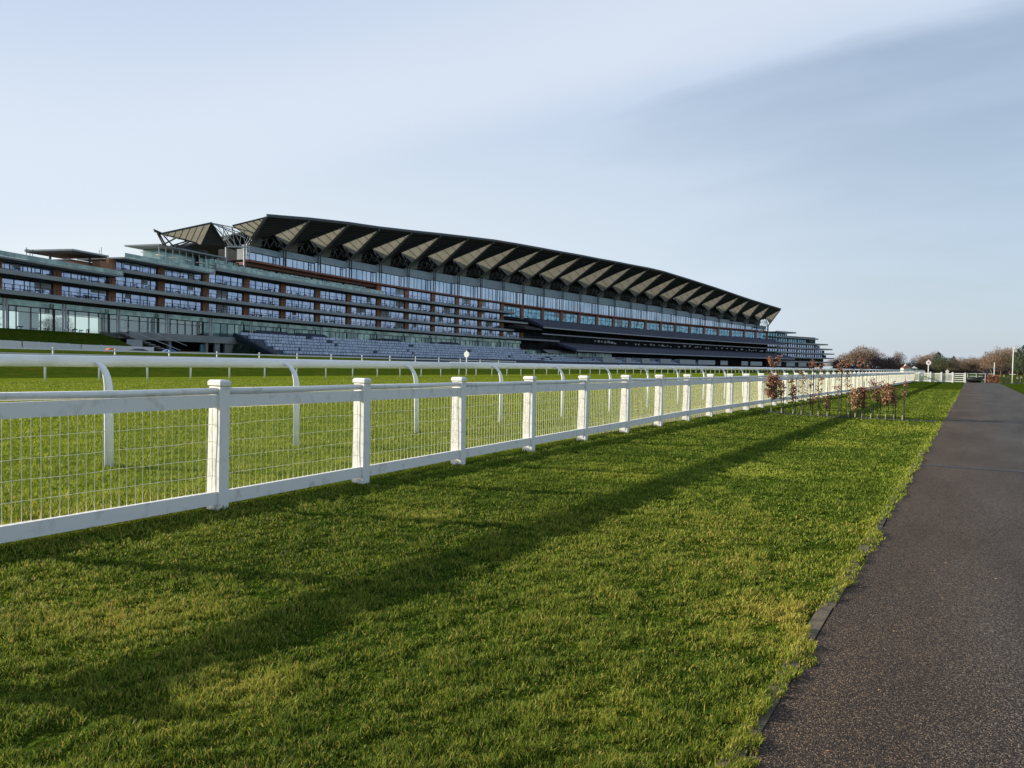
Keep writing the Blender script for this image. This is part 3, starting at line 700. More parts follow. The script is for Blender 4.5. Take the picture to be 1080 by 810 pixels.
for t in range(4, 31):
    def f(a):
        for e in (-.03, .03): a.tube([a.P(t+e, .6, hc(t)+.2), a.P(t+e*.3, eD(t)+.2, ehf(t)-.35)], .2, 6)
    part('strut', M['strut'], f)
    def f(a):
        c = a.P(t, .6, hc(t))
        for e in (-.5,-.3,.3,.5):
            if t+e < 4 or t+e > 30.2: continue
            a.tube([c, a.P(t+e, 1.0, hc(t)+.42*(ehf(t)-hc(t)))], .11, 4)
        a.tube([a.P(t-.45 if t>4 else t, .8, hc(t)+2.4), a.P(t+.45 if t<30 else t, .8, hc(t)+2.0)], .10, 4)
        for q in range(5):
            e = -.45+q*.2
            if t+e < 4 or t+e+.12 > 30: continue
            a.tube([a.P(t+e, 1.4, hc(t)+.4), a.P(t+e+.12, 1.6, hc(t)+3.2)], .09, 4); a.tube([a.P(t+e+.16, 1.4, hc(t)+.4), a.P(t+e, 1.6, hc(t)+3.0)], .09, 4)
    part('bracing', M['strut'], f)
# left detached canopy wing of the roof
LC = lambda t, D, h: pt(t, D, h)-O
def left_roof():
    T = LC(2.75, 4.5, 31.0); A = LC(1.75, 3, 26.3); C = LC(2.85, .6, 26.6); C2 = LC(3.45, .6, 27.4); Bk = LC(2.2, -12, 29)
    def f(a):
        n = 7
        for k in range(n):
            u0, u1 = k/n, (k+1)/n
            a.quad(lerp(A,T,u0), lerp(A,T,u1), lerp(lerp(A,C,.92),C,u1) if False else lerp(A,C,u1), lerp(A,C,u0))
    part('canopy_sail', M['sail'], f)
    part('sail_ribs', M['frame'], lambda a: [a.tube([lerp(A,T,k/7)-Vector((0,0,.1)), lerp(A,C,k/7)-Vector((0,0,.1))], .10, 4) for k in range(1,8)])
    part('louvre_soffit', M['louvre'], lambda a: [a.tri(T, C, C2), a.tri(T, C2, LC(3.2,-4,28)), a.tri(T, LC(3.2,-4,28), C)])
    def g(a):
        a.tube([LC(1.75,3,26.5), T], .22, 5); a.tube([T, C2], .25, 5)
        for p, q in ((LC(1.68,3,26.4),LC(1.98,1,24.8)),(LC(1.7,3,26.7),LC(2.03,1,24.8)),(LC(2.5,2,26.6),LC(2.25,1,24.8)),(LC(2.65,2,26.5),LC(2.33,1,24.8)),
                     (LC(1.85,2,26.9),LC(2.2,1,24.9)),(LC(2.2,2,26.8),LC(1.98,1,24.9)),(LC(2.45,2,26.6),LC(2.15,1,24.9)),(LC(1.6,3,27.0),LC(1.8,3,26.6)),
                     (LC(1.7,2,26.9),LC(2.6,2,26.5))): a.tube([p, q], .16, 5)
    part('strut', M['steel'], g)
    def h(a):
        # open white truss filling the gap to the main roof
        top0, top1 = LC(2.8, 3.5, 30.7), LC(4.1, 1.0, 32.0)
        for u in (0,.2,.4,.6,.8,1):
            a.tube([lerp(T, LC(4.35,0,32.6), u), lerp(C2, LC(4,.6,28.6), u)], .10, 4)
            a.tube([lerp(T, LC(4.35,0,32.6), u), lerp(C2, LC(4,.6,28.6), min(1,u+.3))], .09, 4)
            a.tube([lerp(T, LC(4.35,-6,32.6), u), lerp(LC(3.45,-4,28), LC(4,-4,29), max(0,1-u))], .10, 4)
        a.tube([T, LC(4.35,0,32.6)], .14, 5); a.tube([T, LC(4.35,-6,33)], .14, 5); a.tube([C2, LC(4,.6,28.4)], .2, 5)
        a.tube([T, LC(3.9,.8,30.4)], .13, 5)
    part('truss', M['lsteel'], h)
    part('short_column', M['lsteel'], lambda a: [a.tube([LC(3.45,.6,22), LC(3.45,.6,27.5)], .22, 6), a.tube([LC(3.9,.6,22), LC(3.9,.6,28.4)], .22, 6)])
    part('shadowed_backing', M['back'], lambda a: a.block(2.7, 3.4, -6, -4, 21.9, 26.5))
left_roof()
part('end_frame', M['steel'], lambda a: [a.tube([a.P(30,.6,24), a.P(30,.6,hc(30)+.3)], .3, 6), a.tube([a.P(30,.6,hc(30)), a.P(30,8.6,ehf(30)-.6)], .25, 6),
     a.tube([a.P(29,.6,hc(29)-1.5), a.P(30,.6,hc(30)-2.0)], .25, 5)]+[a.tube([a.P(29+.2*q,.6,hc(29)+.3), a.P(29.2+.2*q,.6,hc(29)-1.5+3.5*(q%2))], .12, 4) for q in range(5)])
# roof terrace pavilions at the left
part('terrace_roof', M['slab'], lambda a: a.block(1.9, 3.4, -8, 1.0, 24.55, 24.85))
part('terrace_room', M['green'], lambda a: a.block(2.2, 3.3, -7, -2.5, 20.5, 24.5))
part('terrace_column', M['lsteel'], lambda a: [a.tube([a.P(t,.2,20.5), a.P(t,.2,24.5)], .1, 5) for t in (1.95,2.1,2.25,2.4,2.55,2.7,2.85,3.0,3.15,3.3)])
part('terrace_umbrella', M['cream'], lambda a: [a.block(1.5+.3*k, 1.62+.3*k, 1, 2, 22.3, 22.5, n=1) for k in range(6)])
part('pavilion_roof', M['soffitc'], lambda a: a.block(.2, .84, -9, 1.0, 20.0, 20.2, n=1))
part('pavilion_roof_edge', M['lite'], lambda a: a.block(.19, .86, -9.2, 1.2, 20.205, 20.5, n=1))
part('pavilion_column', M['steel'], lambda a: [a.tube([a.P(.3,-5,16.9), a.P(.3,-5,20)], .2, 6), a.tube([a.P(.68,-1,16.9), a.P(.68,-1,20)], .2, 6)])
part('brick_parapet', M['brick'], lambda a: a.block(.4, .94, -6, -1, 16.86, 18.7, n=1))
part('brick_parapet', M['brick'], lambda a: a.block(.72, .95, -.9, 1.0, 16.86, 19.3, n=1))
part('roof_aerial', M['steel'], lambda a: [a.tube([a.P(t,-1,16.9), a.P(t,-1,h)], .05, 4) for t, h in ((-.42,19.6),(-.36,19.2),(-.32,19.4),(.86,21.6),(.9,22.2))]+[a.tube([a.P(-.44,-1,19.3), a.P(-.3,-1,19.3)], .05, 4)])

# grass bank below the left of the stand
bk = MB(); rowt = [-2.2+.25*i for i in range(14)]
prof = [(-1,5.6),(3.2,5.6),(5.5,5.0),(9,3.6),(12,2.5),(15,1.9)]
for i in range(13):
    for (d0,h0),(d1,h1) in zip(prof[:-1], prof[1:]):
        e0 = 1 if rowt[i] < .6 else max(0, 1-(rowt[i]-.6)/.5); e1 = 1 if rowt[i+1] < .6 else max(0, 1-(rowt[i+1]-.6)/.5)
        bk.quad(pt(rowt[i],d0,1.9+(h0-1.9)*e0), pt(rowt[i],d1,1.9+(h1-1.9)*e0), pt(rowt[i+1],d1,1.9+(h1-1.9)*e1), pt(rowt[i+1],d0,1.9+(h0-1.9)*e1))
tag(bk.build('grass_bank', M['verge'], None, True), kind='structure')

# ------------------------------------------------------------------ small things in the enclosure
def ball_bush(name, loc, r, h, label, m, seed):
    a = MB(); q = random.Random(seed)
    for _ in range(900):
        th = q.uniform(0, 6.28); u = q.random(); rr = r*(1-u**2.2*.75)*q.uniform(.75,1.05); p = Vector((math.cos(th)*rr, math.sin(th)*rr, .15+u*(h-.15)))
        d = Vector((q.uniform(-1,1), q.uniform(-1,1), q.uniform(-1,1)))*.16; e = Vector((q.uniform(-1,1), q.uniform(-1,1), q.uniform(-1,1)))*.16
        a.quad(p, p+d, p+d+e, p+e)
    t = empty(name, loc, label, 'shrub', 'clipped shrubs under the stand')
    a.build('foliage', m, t); b = MB(); b.tube([(0,0,-.1),(0,0,h*.5)], .12, 6); b.build('trunk', M['bark'], t); return t
for i, (t, lab) in enumerate(((2.93,'dark cone shrub nearest the teal service door'),(3.12,'dark cone shrub in the middle of three by the seating stair'),(3.34,'dark cone shrub tucked against the foot of the seating stair'))):
    p = pt(t, 9.5, 0); ball_bush('cone_shrub', (p.x, p.y, gz(p.x, p.y)), 1.0, 3.1-.2*i, lab, M['hedge'], i)
def board_sign(x, y, z, label):
    t = empty('notice_board', (x, y, z), label, 'sign', rz=R(60))
    a = MB(); a.box(-1.3,1.3,-.05,.05,.9,2.3); a.build('panel', M['lite'], t)
    for s in (-1.1,1.1):
        b = MB(); b.box(s-.06,s+.06,-.06,.049,-.2,.899); b.build('leg', M['steel'], t)
p = pt(.68, 9.0, 0); board_sign(p.x, p.y, 2.3, 'pale notice board standing at the foot of the dark grass bank')
# canvas heaps on the lawn
def heap(name, x, y, L_, h, m, label, cat):
    t = empty(name, (x, y, gz(x, y)), label, cat, rz=R(-60)); a = MB(); n = 10
    for i in range(n):
        x0, x1 = -L_/2+L_*i/n, -L_/2+L_*(i+1)/n; f0, f1 = [math.sin(math.pi*k/n)**.4*h*(1+.15*math.sin(k*2.1)) for k in (i, i+1)]
        a.hexa([(x0,-.5,-.05),(x1,-.5,-.05),(x1,.5,-.05),(x0,.5,-.05),(x0,-.3,f0+.05),(x1,-.3,f1+.05),(x1,.3,f1+.05),(x0,.3,f0+.05)])
    a.build('cover', m, t, True); b = MB(); b.box(-L_/2*.95, L_/2*.95, -.52, -.505, .05, .12); b.build('strap', M['black'], t)
heap('equipment_bundle', -88.5, 53, 1.6, .35, M['orange'], 'small orange covered bundle lying in front of the white boarded fence', 'bundle')
heap('equipment_bundle', -90, 57.5, 4.0, .35, M['black'], 'long black covered bundle between the orange and the blue ones', 'bundle')
heap('equipment_bundle', -91, 62.5, 3.0, .35, M['blue'], 'blue covered bundle on the lawn beside the black one', 'bundle')
def bench(x, y, label):
    t = empty('bench_table', (x, y, gz(x, y)), label, 'table', rz=R(70)); a = MB(); a.box(-2.4,2.4,-.8,.8,.8,.95); a.build('tabletop', M['wood'], t)
    for s in (-2,2):
        b = MB(); b.box(s-.15,s+.15,-.6,.6,-.1,.8); b.build('leg', M['wood'], t)
p = pt(2.15, 5.5, 0); bench(p.x, p.y, 'brown trestle table in the dark opening under the concrete terrace')

# round topped marker posts
def marker(x, y, H_, r, label, ring=True, grp=None):
    t = empty('marker_post', (x, y, gz(x, y)), label, 'marker post', grp)
    a = MB(); a.tube([(0,0,-.2),(0,0,H_-r*2)], max(.05, r*.16), 8); a.build('pole', M['paint'], t, True)
    cen = H_-r; dirv = Vector((-x, -y, 0)).normalized() if False else Vector((0,-1,0))
    def disc(r_, y0, y1, m, nm, par):
        a = MB(); k = 24; n = 0
        a.v = [(r_*math.cos(2*math.pi*j/k), yy, cen+r_*math.sin(2*math.pi*j/k)) for yy in (y0, y1) for j in range(k)]
        a.f = [tuple(range(k)), tuple(range(2*k-1, k-1, -1))]+[((j+1)%k, j, k+j, k+(j+1)%k) for j in range(k)]; a.m = [0]*(k+2)
        return a.build(nm, m, par)
    d = disc(r, -.05, .05, M['paint'], 'disc', t)
    if ring: disc(r*.34, -.07, -.052, M['redf'], 'disc_centre', d)
    a = MB(); a.tube([(0,0,H_-.01),(0,0,H_+r*.25),(0,0,H_+r*.4)], [r*.14, r*.16, .01], 8); a.build('finial', M['paint'], t, True)
def at_px(px, Z):      # world x, y of a column of the view at depth Z (used once to lay things out)
    c, s = math.cos(R(31.2)), math.sin(R(31.2)); X = (px-540)/800*Z
    return X*c-Z*s, X*s+Z*c
marker(-43.2, 62.5, 2.45, .30, 'small white winning marker in front of the grandstand seating', False)
x, y = at_px(978.6, 112); marker(x, y, 2.75, .34, 'tall round white marker with red centre behind the far fence')
x, y = at_px(998.6, 98); marker(x, y, 1.35, .2, 'low round white marker standing just before the white gate')

# ------------------------------------------------------------------ saplings
def sapling(px_x, h, leaves, y0, y1, spread, stake_h, label, m, seed, top=0, yy=22.05):
    q = random.Random(seed)
    t = empty('beech_sapling', (px_x, yy+q.uniform(-.1,.1), gz(px_x, yy)), label, 'sapling', 'young beech saplings in a row across the verge')
    a = MB(); bend = q.uniform(-.06,.06); stem = [(0,0,-.05),(bend*.3,0,h*.35),(bend,q.uniform(-.03,.03),h*.7),(bend*.7,0,h)]
    a.tube(stem, [.011,.009,.006,.003], 5)
    tips = []
    for i in range(10+leaves//14):
        z = q.uniform(y0, max(y1,y0+.2)); th = q.uniform(0,6.28); l = q.uniform(.3,1)*spread*(1-.35*(z-y0)/max(.2,y1-y0)); bx = bend*z/h
        e = (bx+math.cos(th)*l, math.sin(th)*l, z+l*q.uniform(.5,1.1)); a.tube([(bx,0,z),((bx+e[0])/2,e[1]/2,z+(e[2]-z)*.4),e], [.004,.003,.0015], 4); tips.append(((bx,0,z), e))
    if top:
        for i in range(7):
            z = h*q.uniform(.82,.97); th = q.uniform(0,6.28); l = q.uniform(.08,.2); e = (bend+math.cos(th)*l, math.sin(th)*l, z+l*.8); a.tube([(bend*.8,0,z), e], [.003,.0015], 4)
            for _ in range(max(1, top//2)): tips.append(((bend,0,z), e))
    a.build('stem', M['stem'], t)
    b = MB()
    for i in range(leaves):
        s_, e = q.choice(tips); u = q.uniform(.25,1.1); c = Vector(s_).lerp(Vector(e), u)+Vector((q.gauss(0,.02),q.gauss(0,.02),q.gauss(0,.02)))
        d = Vector((q.gauss(0,1),q.gauss(0,1),q.gauss(-.4,.8))).normalized(); n_ = d.cross(Vector((q.gauss(0,1),q.gauss(0,1),q.gauss(0,1)))).normalized(); L_ = q.uniform(.040,.068); w = L_*.34
        b.quad(c, c+d*L_*.5+n_*w, c+d*L_, c+d*L_*.5-n_*w)
    b.build('leaves', m, t)
    if stake_h:
        c = MB(); c.tube([(.05,.03,-.1),(.05+q.uniform(-.03,.03),.03,stake_h)], .011, 5); c.build('stake', M['stake'], t)
    g_ = MB(); g_.tube([(0,0,0),(0,0,.13)], .014, 6, cap=False); g_.build('stem_guard', M['guard'], t)
SP = [(-4.80,1.50,1000,.32,1.0,.30,0,'densest russet sapling with a leafy top, first of the row from the fence',1,9),
 (-4.52,1.05,110,.3,.9,.17,.9,'sparse brown sapling right behind the densest russet one',0,0),
 (-4.22,1.15,150,.35,.95,.16,1.0,'thin tan sapling second to stand clear of the densest one',1,0),
 (-3.98,1.35,60,.5,1.2,.14,.8,'nearly bare sapling with a dark short stake, near the fence end of the row',0,0),
 (-3.76,1.5,130,.25,1.0,.15,1.3,'slim sapling with a few russet leaves high up, fourth clear stem from the fence',0,6),
 (-3.55,1.4,90,.4,1.3,.16,.5,'spindly sapling with scattered leaves reaching above the rail',0,5),
 (-3.34,1.0,110,.2,.55,.12,.6,'short sapling with a small low tan tuft in the middle of the row',1,0),
 (-3.04,1.5,70,.5,1.35,.16,1.45,'tall bare sapling tied to the tallest dark stake',0,5),
 (-2.80,1.45,80,.6,1.35,.18,.5,'tall sapling with sparse russet top leaves beside the tallest stake',0,7),
 (-2.62,1.2,330,.22,.72,.21,.5,'leafy orange brown sapling left half of the middle pair',1,0),
 (-2.46,1.55,300,.25,.78,.20,1.0,'leafy orange brown sapling right half of the middle pair with a tall leader',0,4),
 (-2.25,1.1,50,.4,1.0,.15,.4,'thin sapling in the gap between the two leafy clusters',0,0),
 (-2.10,1.2,100,.35,.95,.16,.9,'dark twiggy sapling just before the last leafy cluster',0,0),
 (-1.90,1.15,480,.36,.88,.24,.6,'round leafy copper sapling, densest near the path end of the row',1,0),
 (-1.72,1.0,170,.35,.8,.15,.5,'small leafy sapling leaning against the round copper one',1,0),
 (-1.50,1.15,40,.5,1.0,.13,.95,'last bare sapling with a leaning dark stake nearest the path',0,0)]
for i, (x, h, nl, a0, a1, sp, sk, lab, mm, tp) in enumerate(SP):
    sapling(x, h, int(nl*1.7), a0, a1, sp, sk, lab, M['leaf2'] if (mm and i > 4) else M['leaf'], 40+i, tp)
# a few dead leaves on the path edge
lf = MB()
for _ in range(70):
    y = 1.2+abs(rnd.gauss(0,1))*3.5; x = -.55+abs(rnd.gauss(0,.5)); th = rnd.uniform(0,6.28); L_ = rnd.uniform(.008,.018)
    d = Vector((math.cos(th),math.sin(th),rnd.uniform(-.1,.3)))*L_; n_ = Vector((-math.sin(th),math.cos(th),rnd.uniform(-.2,.4)))*L_*.3; c = Vector((x,y,.0165))
    lf.quad(c, c+d*.5+n_, c+d, c+d*.5-n_)
tag(lf.build('leaf_litter', M['leaf2']), 'scattered dry leaf fragments along the path edge', 'leaves', kind='stuff')

# ------------------------------------------------------------------ background trees
def tree_meshes(kind, seed):
    q = random.Random(seed); tr = MB(); cr = MB(); H_ = 10.0
    ends_ = []
    def grow(p, d, l, r, dep):
        n = 3; pts = [p]; 
        for i in range(n):
            d = (d+Vector((q.gauss(0,.12),q.gauss(0,.12),q.gauss(.02,.08)))).normalized(); pts.append(pts[-1]+d*l/n)
        tr.tube(pts, [r*(1-.12*i) for i in range(n+1)], 5 if dep < 2 else 3, cap=False)
        ends_.append((pts[-1], d, dep)); ends_.append((pts[-2], d, dep))
        if dep < 4:
            for _ in range(q.choice((3,4) if dep < 2 else (3,3,4))):
                nd = (d*q.uniform(.5,1)+Vector((q.gauss(0,.75),q.gauss(0,.75),q.gauss(.12,.4)))).normalized()
                grow(pts[q.choice((-1,-1,-2))], nd, l*q.uniform(.6,.82), r*.55, dep+1)
    if kind == 'bare':
        grow(Vector((0,0,-.2)), Vector((0,0,1)), 2.0, .2, 0)
        lob = [(q.uniform(0,6.28), q.uniform(-.2,1.2), q.uniform(.15,.4)) for _ in range(9)]
        for _ in range(4200):
            th = q.uniform(0,6.28); ph = math.asin(q.uniform(-.35,1)); sc_ = .78
            for lt, lp_, la in lob: sc_ += la*math.exp(-((math.atan2(math.sin(th-lt), math.cos(th-lt))/.6)**2+((ph-lp_)/.45)**2))
            rr = sc_*(1-q.random()**1.6*.8)
            p = Vector((math.cos(th)*math.cos(ph)*3.4*rr, math.sin(th)*math.cos(ph)*3.4*rr, 3.6+math.sin(ph)*5.0*rr))
            if p.z < .8: continue
            e = (p-Vector((0,0,2.5))).normalized()*.7+Vector((q.gauss(0,.5),q.gauss(0,.5),q.gauss(.15,.45))); e = e.normalized()*q.uniform(.45,1.0)
            s_ = e.cross(Vector((q.gauss(0,1),q.gauss(0,1),q.gauss(0,1)))).normalized()*.032
            cr.tri(p-s_, p+s_, p+e); m_ = p+e*.35; e2 = (e+Vector((q.gauss(0,.5),q.gauss(0,.5),q.gauss(0,.5)))).normalized()*.5; cr.tri(m_-s_, m_+s_, m_+e2)
    else:
        grow(Vector((0,0,-.2)), Vector((0,0,1)), 3.0, .25, 2)
        for _ in range(2600):
            u = q.random(); th = q.uniform(0,6.28)
            lob = 1+.25*math.sin(th*3+u*9)+.15*math.sin(th*7+u*17)
            rr = (3.1*math.sin(math.pi*min(1,u*.9+.12))**.7)*lob*q.uniform(.45,1.0); p = Vector((math.cos(th)*rr, math.sin(th)*rr, 1.0+u*8.6))
            a = Vector((q.gauss(0,1),q.gauss(0,1),q.gauss(0,.5))).normalized()*q.uniform(.15,.42); b = Vector((q.gauss(0,1),q.gauss(0,1),q.gauss(0,.5))).normalized()*.2
            cr.quad(p, p+a, p+a+b, p+b)
    zt = sorted(v[2] for v in cr.v)[int(len(cr.v)*.995)]
    return tr, cr, zt
protos = []
for i, (k, bm_, tm_) in enumerate((('bare','bark','twig'),('bare','bark','twig'),('bare','bark2','twig2'),('bare','bark','twig'),('ever','bark','pine'))):
    tr, cr, zt = tree_meshes(k, 60+i)
    protos.append((tr, cr, zt, bm_, tm_, k))
cache = {}
def tree(px_, topy, Z, kind, wid, label, rz, grp='winter trees beyond the racecourse'):
    x, y = at_px(px_, Z); g0 = gz(x, y)
    hor = 374.8+.016*px_; H_ = (hor-topy)/800*Z+1.3-g0
    tr, cr, zt, bm_, tm_, k = protos[kind]
    name = 'evergreen_tree' if k == 'ever' else 'bare_tree'
    t = empty(name, (x, y, g0), label, 'tree', grp, rz); s = H_/zt; w = wid/800*Z/7.0
    t.scale = (w, w, s)
    if kind not in cache: cache[kind] = (tr.build('trunk', M[bm_], t), cr.build('crown', M[tm_], t))
    else:
        for nm, o in zip(('trunk','crown'), cache[kind]):
            c = shared(nm, o, t)
TL = [(884,379,740,0,26,'small brown tree right beside the end of the grandstand'),
 (893,373,730,1,26,'brown tree left shoulder of the big rounded crown by the grandstand'),
 (906,365.5,710,0,34,'tallest rounded bare tree standing clear after the grandstand'),
 (917,369,720,3,28,'brown bare tree right shoulder of the big rounded crown'),
 (929,377,710,1,24,'low brown tree between the rounded crown and the lone thin tree'),
 (938,379,700,3,22,'dark low tree under the lone thin tree'),
 (946,371,710,0,13,'lone thin tree with a small round head beside the white lodge'),
 (947,383,690,2,20,'low purple brown tree in front of the lodge roof'),
 (967,382,320,3,22,'low brown tree between the lodge and the dark evergreen'),
 (974,375,300,1,26,'sloping brown tree left of the dark rounded evergreen'),
 (981,371.5,310,3,24,'brown tree whose top touches the dark rounded evergreen'),
 (989,371.5,290,4,17,'dark rounded evergreen above the tall white marker'),
 (999,377,290,2,24,'olive tinted tree right of the dark rounded evergreen'),
 (1005,375.5,310,4,10,'narrow dark evergreen behind the olive tinted tree'),
 (1011,379,300,0,24,'brown tree above the white gate'),
 (1020,377,310,1,24,'brown tree over the black roller at the path end'),
 (1029,377,300,3,24,'brown tree above the far right end of the black roller'),
 (1037,377,320,0,22,'brown tree left of the tallest right hand group'),
 (1046,370,290,1,26,'tall reddish brown tree starting the right hand group'),
 (1055,367,280,0,28,'tall brown tree behind the floodlight pole'),
 (1064,366,285,3,26,'tall twiggy tree directly right of the floodlight pole'),
 (1073,368,260,4,18,'dark conifer right of the floodlight pole'),
 (1080,363,250,4,22,'tallest dark conifer at the right hand end'),
 (1090,366,260,1,30,'brown tree past the tallest dark conifer'),(1103,368,260,4,26,'broad conifer past the right hand brown tree'),(1120,366,250,0,40,'large bare tree furthest to the right of all')]
for i, a in enumerate(TL): tree(a[0], a[1], a[2], a[3], a[4], a[5], rnd.uniform(0,6.28))
for k, (x, y, h, lab) in enumerate(((-215,60,13,'bare tree glimpsed through the leftmost lobby glass'),(-222,82,11,'bare tree glimpsed through the middle lobby glass beside the pale core wall'),(-236,100,14,'tall bare tree glimpsed through the lobby glass above the grass bank end'),(-240,126,12,'bare tree glimpsed through the lobby glass over the outside stair'))):
    t = empty('bare_tree', (x, y, 2.1), lab, 'tree', 'winter trees behind the grandstand lobby', rnd.uniform(0,6)); s_ = h/protos[k % 4][2]; t.scale = (s_*1.1, s_*1.1, s_)
    for nm, o in zip(('trunk','crown'), cache[k % 4]): shared(nm, o, t)
# a second deeper belt of undergrowth that closes the view under the crowns
def belt():
    a = MB(); q = random.Random(5)
    for _ in range(15000):
        px_ = q.uniform(878,1150); Z = q.uniform(335,365); x, y = at_px(px_, Z)
        hgt = 4.2+1.6*math.sin(px_*.11)+1.0*math.sin(px_*.37)
        z = q.random()**1.2*hgt; e = Vector((q.gauss(0,.8),q.gauss(0,.8),q.gauss(.5,.8))); s_ = Vector((q.gauss(0,1),q.gauss(0,1),q.gauss(0,1))).normalized()*.16; p = Vector((x,y,z))
        a.quad(p-s_, p+s_, p+s_+e, p-s_*.2+e)
    tag(a.build('undergrowth', [M['bark2'], M['twig']]), 'far brown belt of scrub closing the view under the bare trees', 'undergrowth', kind='stuff')
belt()
# near the far end of the course: clipped low hedges
def hedge(x, y, L_, W, h, rz, m, label, seed, n=1500, sz=.09, cat='hedge'):
    q = random.Random(seed); t = empty('clipped_hedge', (x, y, gz(x, y)), label, cat, rz=rz); a = MB()
    for _ in range(n):
        p = Vector((q.uniform(-L_/2,L_/2), q.uniform(-W/2,W/2), q.uniform(0,h))); f = q.choice((0,1,2))
        if f == 0: p.z = h*q.uniform(.9,1.05)
        elif f == 1: p.y = (-W/2)*q.uniform(.9,1.05)
        d = Vector((q.gauss(0,1),q.gauss(0,1),q.gauss(0,1))).normalized()*sz; e = Vector((q.gauss(0,1),q.gauss(0,1),q.gauss(0,1))).normalized()*sz
        a.quad(p, p+d, p+d+e, p+e)
    a.build('foliage', m, t); b = MB()
    for i in range(int(L_/.5)): b.tube([(-L_/2+.25+i*.5,0,-.1),(-L_/2+.25+i*.5,0,h*.8)], .03, 4)
    b.build('stems', M['bark'], t)
hedge(2.05, 98.3, 1.2, .8, .78, 0, M['leaf'], 'russet clipped beech hedge at the end of the path', 3)
# black roller machine parked past the path end
rl = empty('garden_roller', (.52, 98.6, 0), 'low black roller machine with an upright handle parked past the path end', 'roller')
a = MB(); a.tube([(-.95,0,.28),(.35,0,.28)], .28, 14); a.build('drum', M['black'], rl, True)
a = MB(); a.box(-1.1,.55,-.36,-.30,.25,.4); a.box(-1.1,.55,.30,.36,.25,.4); a.box(-1.1,-1.02,-.299,.299,.25,.4); a.build('chassis', M['black'], rl)
a = MB(); a.box(.3,.7,-.3,.3,.41,.7); a.box(.55,.7,-.3,.3,.705,1.0); a.build('seat', M['black'], rl)
a = MB(); a.tube([(.95,0,.0),(.98,0,1.3),(.85,0,1.38)], .06, 6); a.box(.8,1.1,-.15,.15,.0,.95); a.build('handle', M['black'], rl)
def grey_rail():
    t = empty('metal_barrier', (-.4, 100.5, 0), 'grey metal barrier behind the black roller at the path end', 'barrier')
    for i in range(4):
        a = MB(); a.box(i*.85-.03,i*.85+.03,-.03,.03,0,1.05); a.build('post', M['lsteel'], t)
    a = MB()
    for z in (.35,.7,1.0): a.box(0,2.55,.031,.06,z-.03,z+.03)
    a.build('rail', M['lsteel'], t)
grey_rail()
# poles
lp = empty('floodlight_pole', (3.85, 100, 0), 'tall pale pole with two lamp heads right of the path end', 'lamp pole')
a = MB(); a.tube([(0,0,-.1),(0,0,2),(0,0,3.75)], [.06,.05,.045], 8); a.build('pole', M['cream'], lp, True)
a = MB(); a.box(-.09,.09,-.1,.1,3.752,4.02); a.build('lamp_head', M['cream'], lp)
a = MB(); a.box(.05,.34,-.1,.1,3.45,3.68); a.build('lamp_head', M['lite'], lp)
a = MB(); a.box(-.28,.28,-.06,.06,.96,1.02); a.build('crossbar', M['cream'], lp)
sp_ = empty('signal_post', (2.2, 103, 0), 'slim pale post rising behind the russet hedge', 'post')
a = MB(); a.tube([(0,0,0),(0,0,2.3)], [.05,.035], 8); a.build('pole', M['cream'], sp_, True)
a = MB(); a.box(-.12,.06,-.04,.04,1.5,1.75); a.build('box', M['lite'], sp_)
bl = None
for i, (x, h, lab) in enumerate(((3.0,.95,'first wooden bollard beside the russet hedge'),(3.42,.8,'second wooden bollard, between hedge and floodlight pole'),(4.25,.75,'wooden bollard just right of the floodlight pole'),(4.62,.85,'taller wooden bollard right of the floodlight pole'),(5.0,.8,'last wooden bollard before the white post'))):
    t = empty('wooden_bollard', (x, 98.5+i*.3, 0), lab, 'bollard', 'bollards at the path end')
    a = MB(); a.chbox(-.08,.08,-.08,.08,-.1,h,.03); a.build('post', M['wood'], t); a = MB(); a.box(-.083,.083,-.083,.083,h-.2,h-.14); a.build('band', M['lite'], t)
t = empty('white_post', (5.3, 103, 0), 'short white painted post furthest right at the path end', 'post')
a = MB(); a.chbox(-.07,.07,-.07,.07,-.1,1.5,.03); a.build('shaft', M['paint'], t); a = MB(); a.box(-.02,.6,-.1,-.072,.7,1.25); a.build('plate', M['lite'], t)
# white lodge
x, y = at_px(955, 240); ld = empty('lodge', (x, y, 0), 'small white lodge with a steep tiled roof and porch beyond the fence', 'house', rz=R(25)); ld.scale = (.6,.6,.75)
a = MB(); a.box(-2,2,-2,2,0,2.4); a.build('wall', M['cream'], ld)
def pyr(z0, h, e, m, nm, x0=0, y0=0):
    a = MB(); c = (x0,y0,z0+h); q = [(x0-e,y0-e,z0),(x0+e,y0-e,z0),(x0+e,y0+e,z0),(x0-e,y0+e,z0)]
    for i in range(4): a.tri(q[i], q[(i+1)%4], c)
    a.quad(q[3],q[2],q[1],q[0]); return a.build(nm, m, ld)
pyr(2.402, 1.6, 2.3, M['tile'], 'roof', 0, 0); pyr(3.3, 1.2, .7, M['cream'], 'cupola', -.2, 0); pyr(2.42, .9, 1.4, M['cream'], 'porch_roof', 3.8, -.5)
a = MB()
for dx in (2.8,4.8): a.box(dx-.15,dx+.15,-1.5,-1.2,0,2.41)
a.build('porch_column', M['cream'], ld); a = MB(); a.box(-.5,.5,-2.06,-2.002,0.9,1.9); a.build('window', M['frame'], ld)

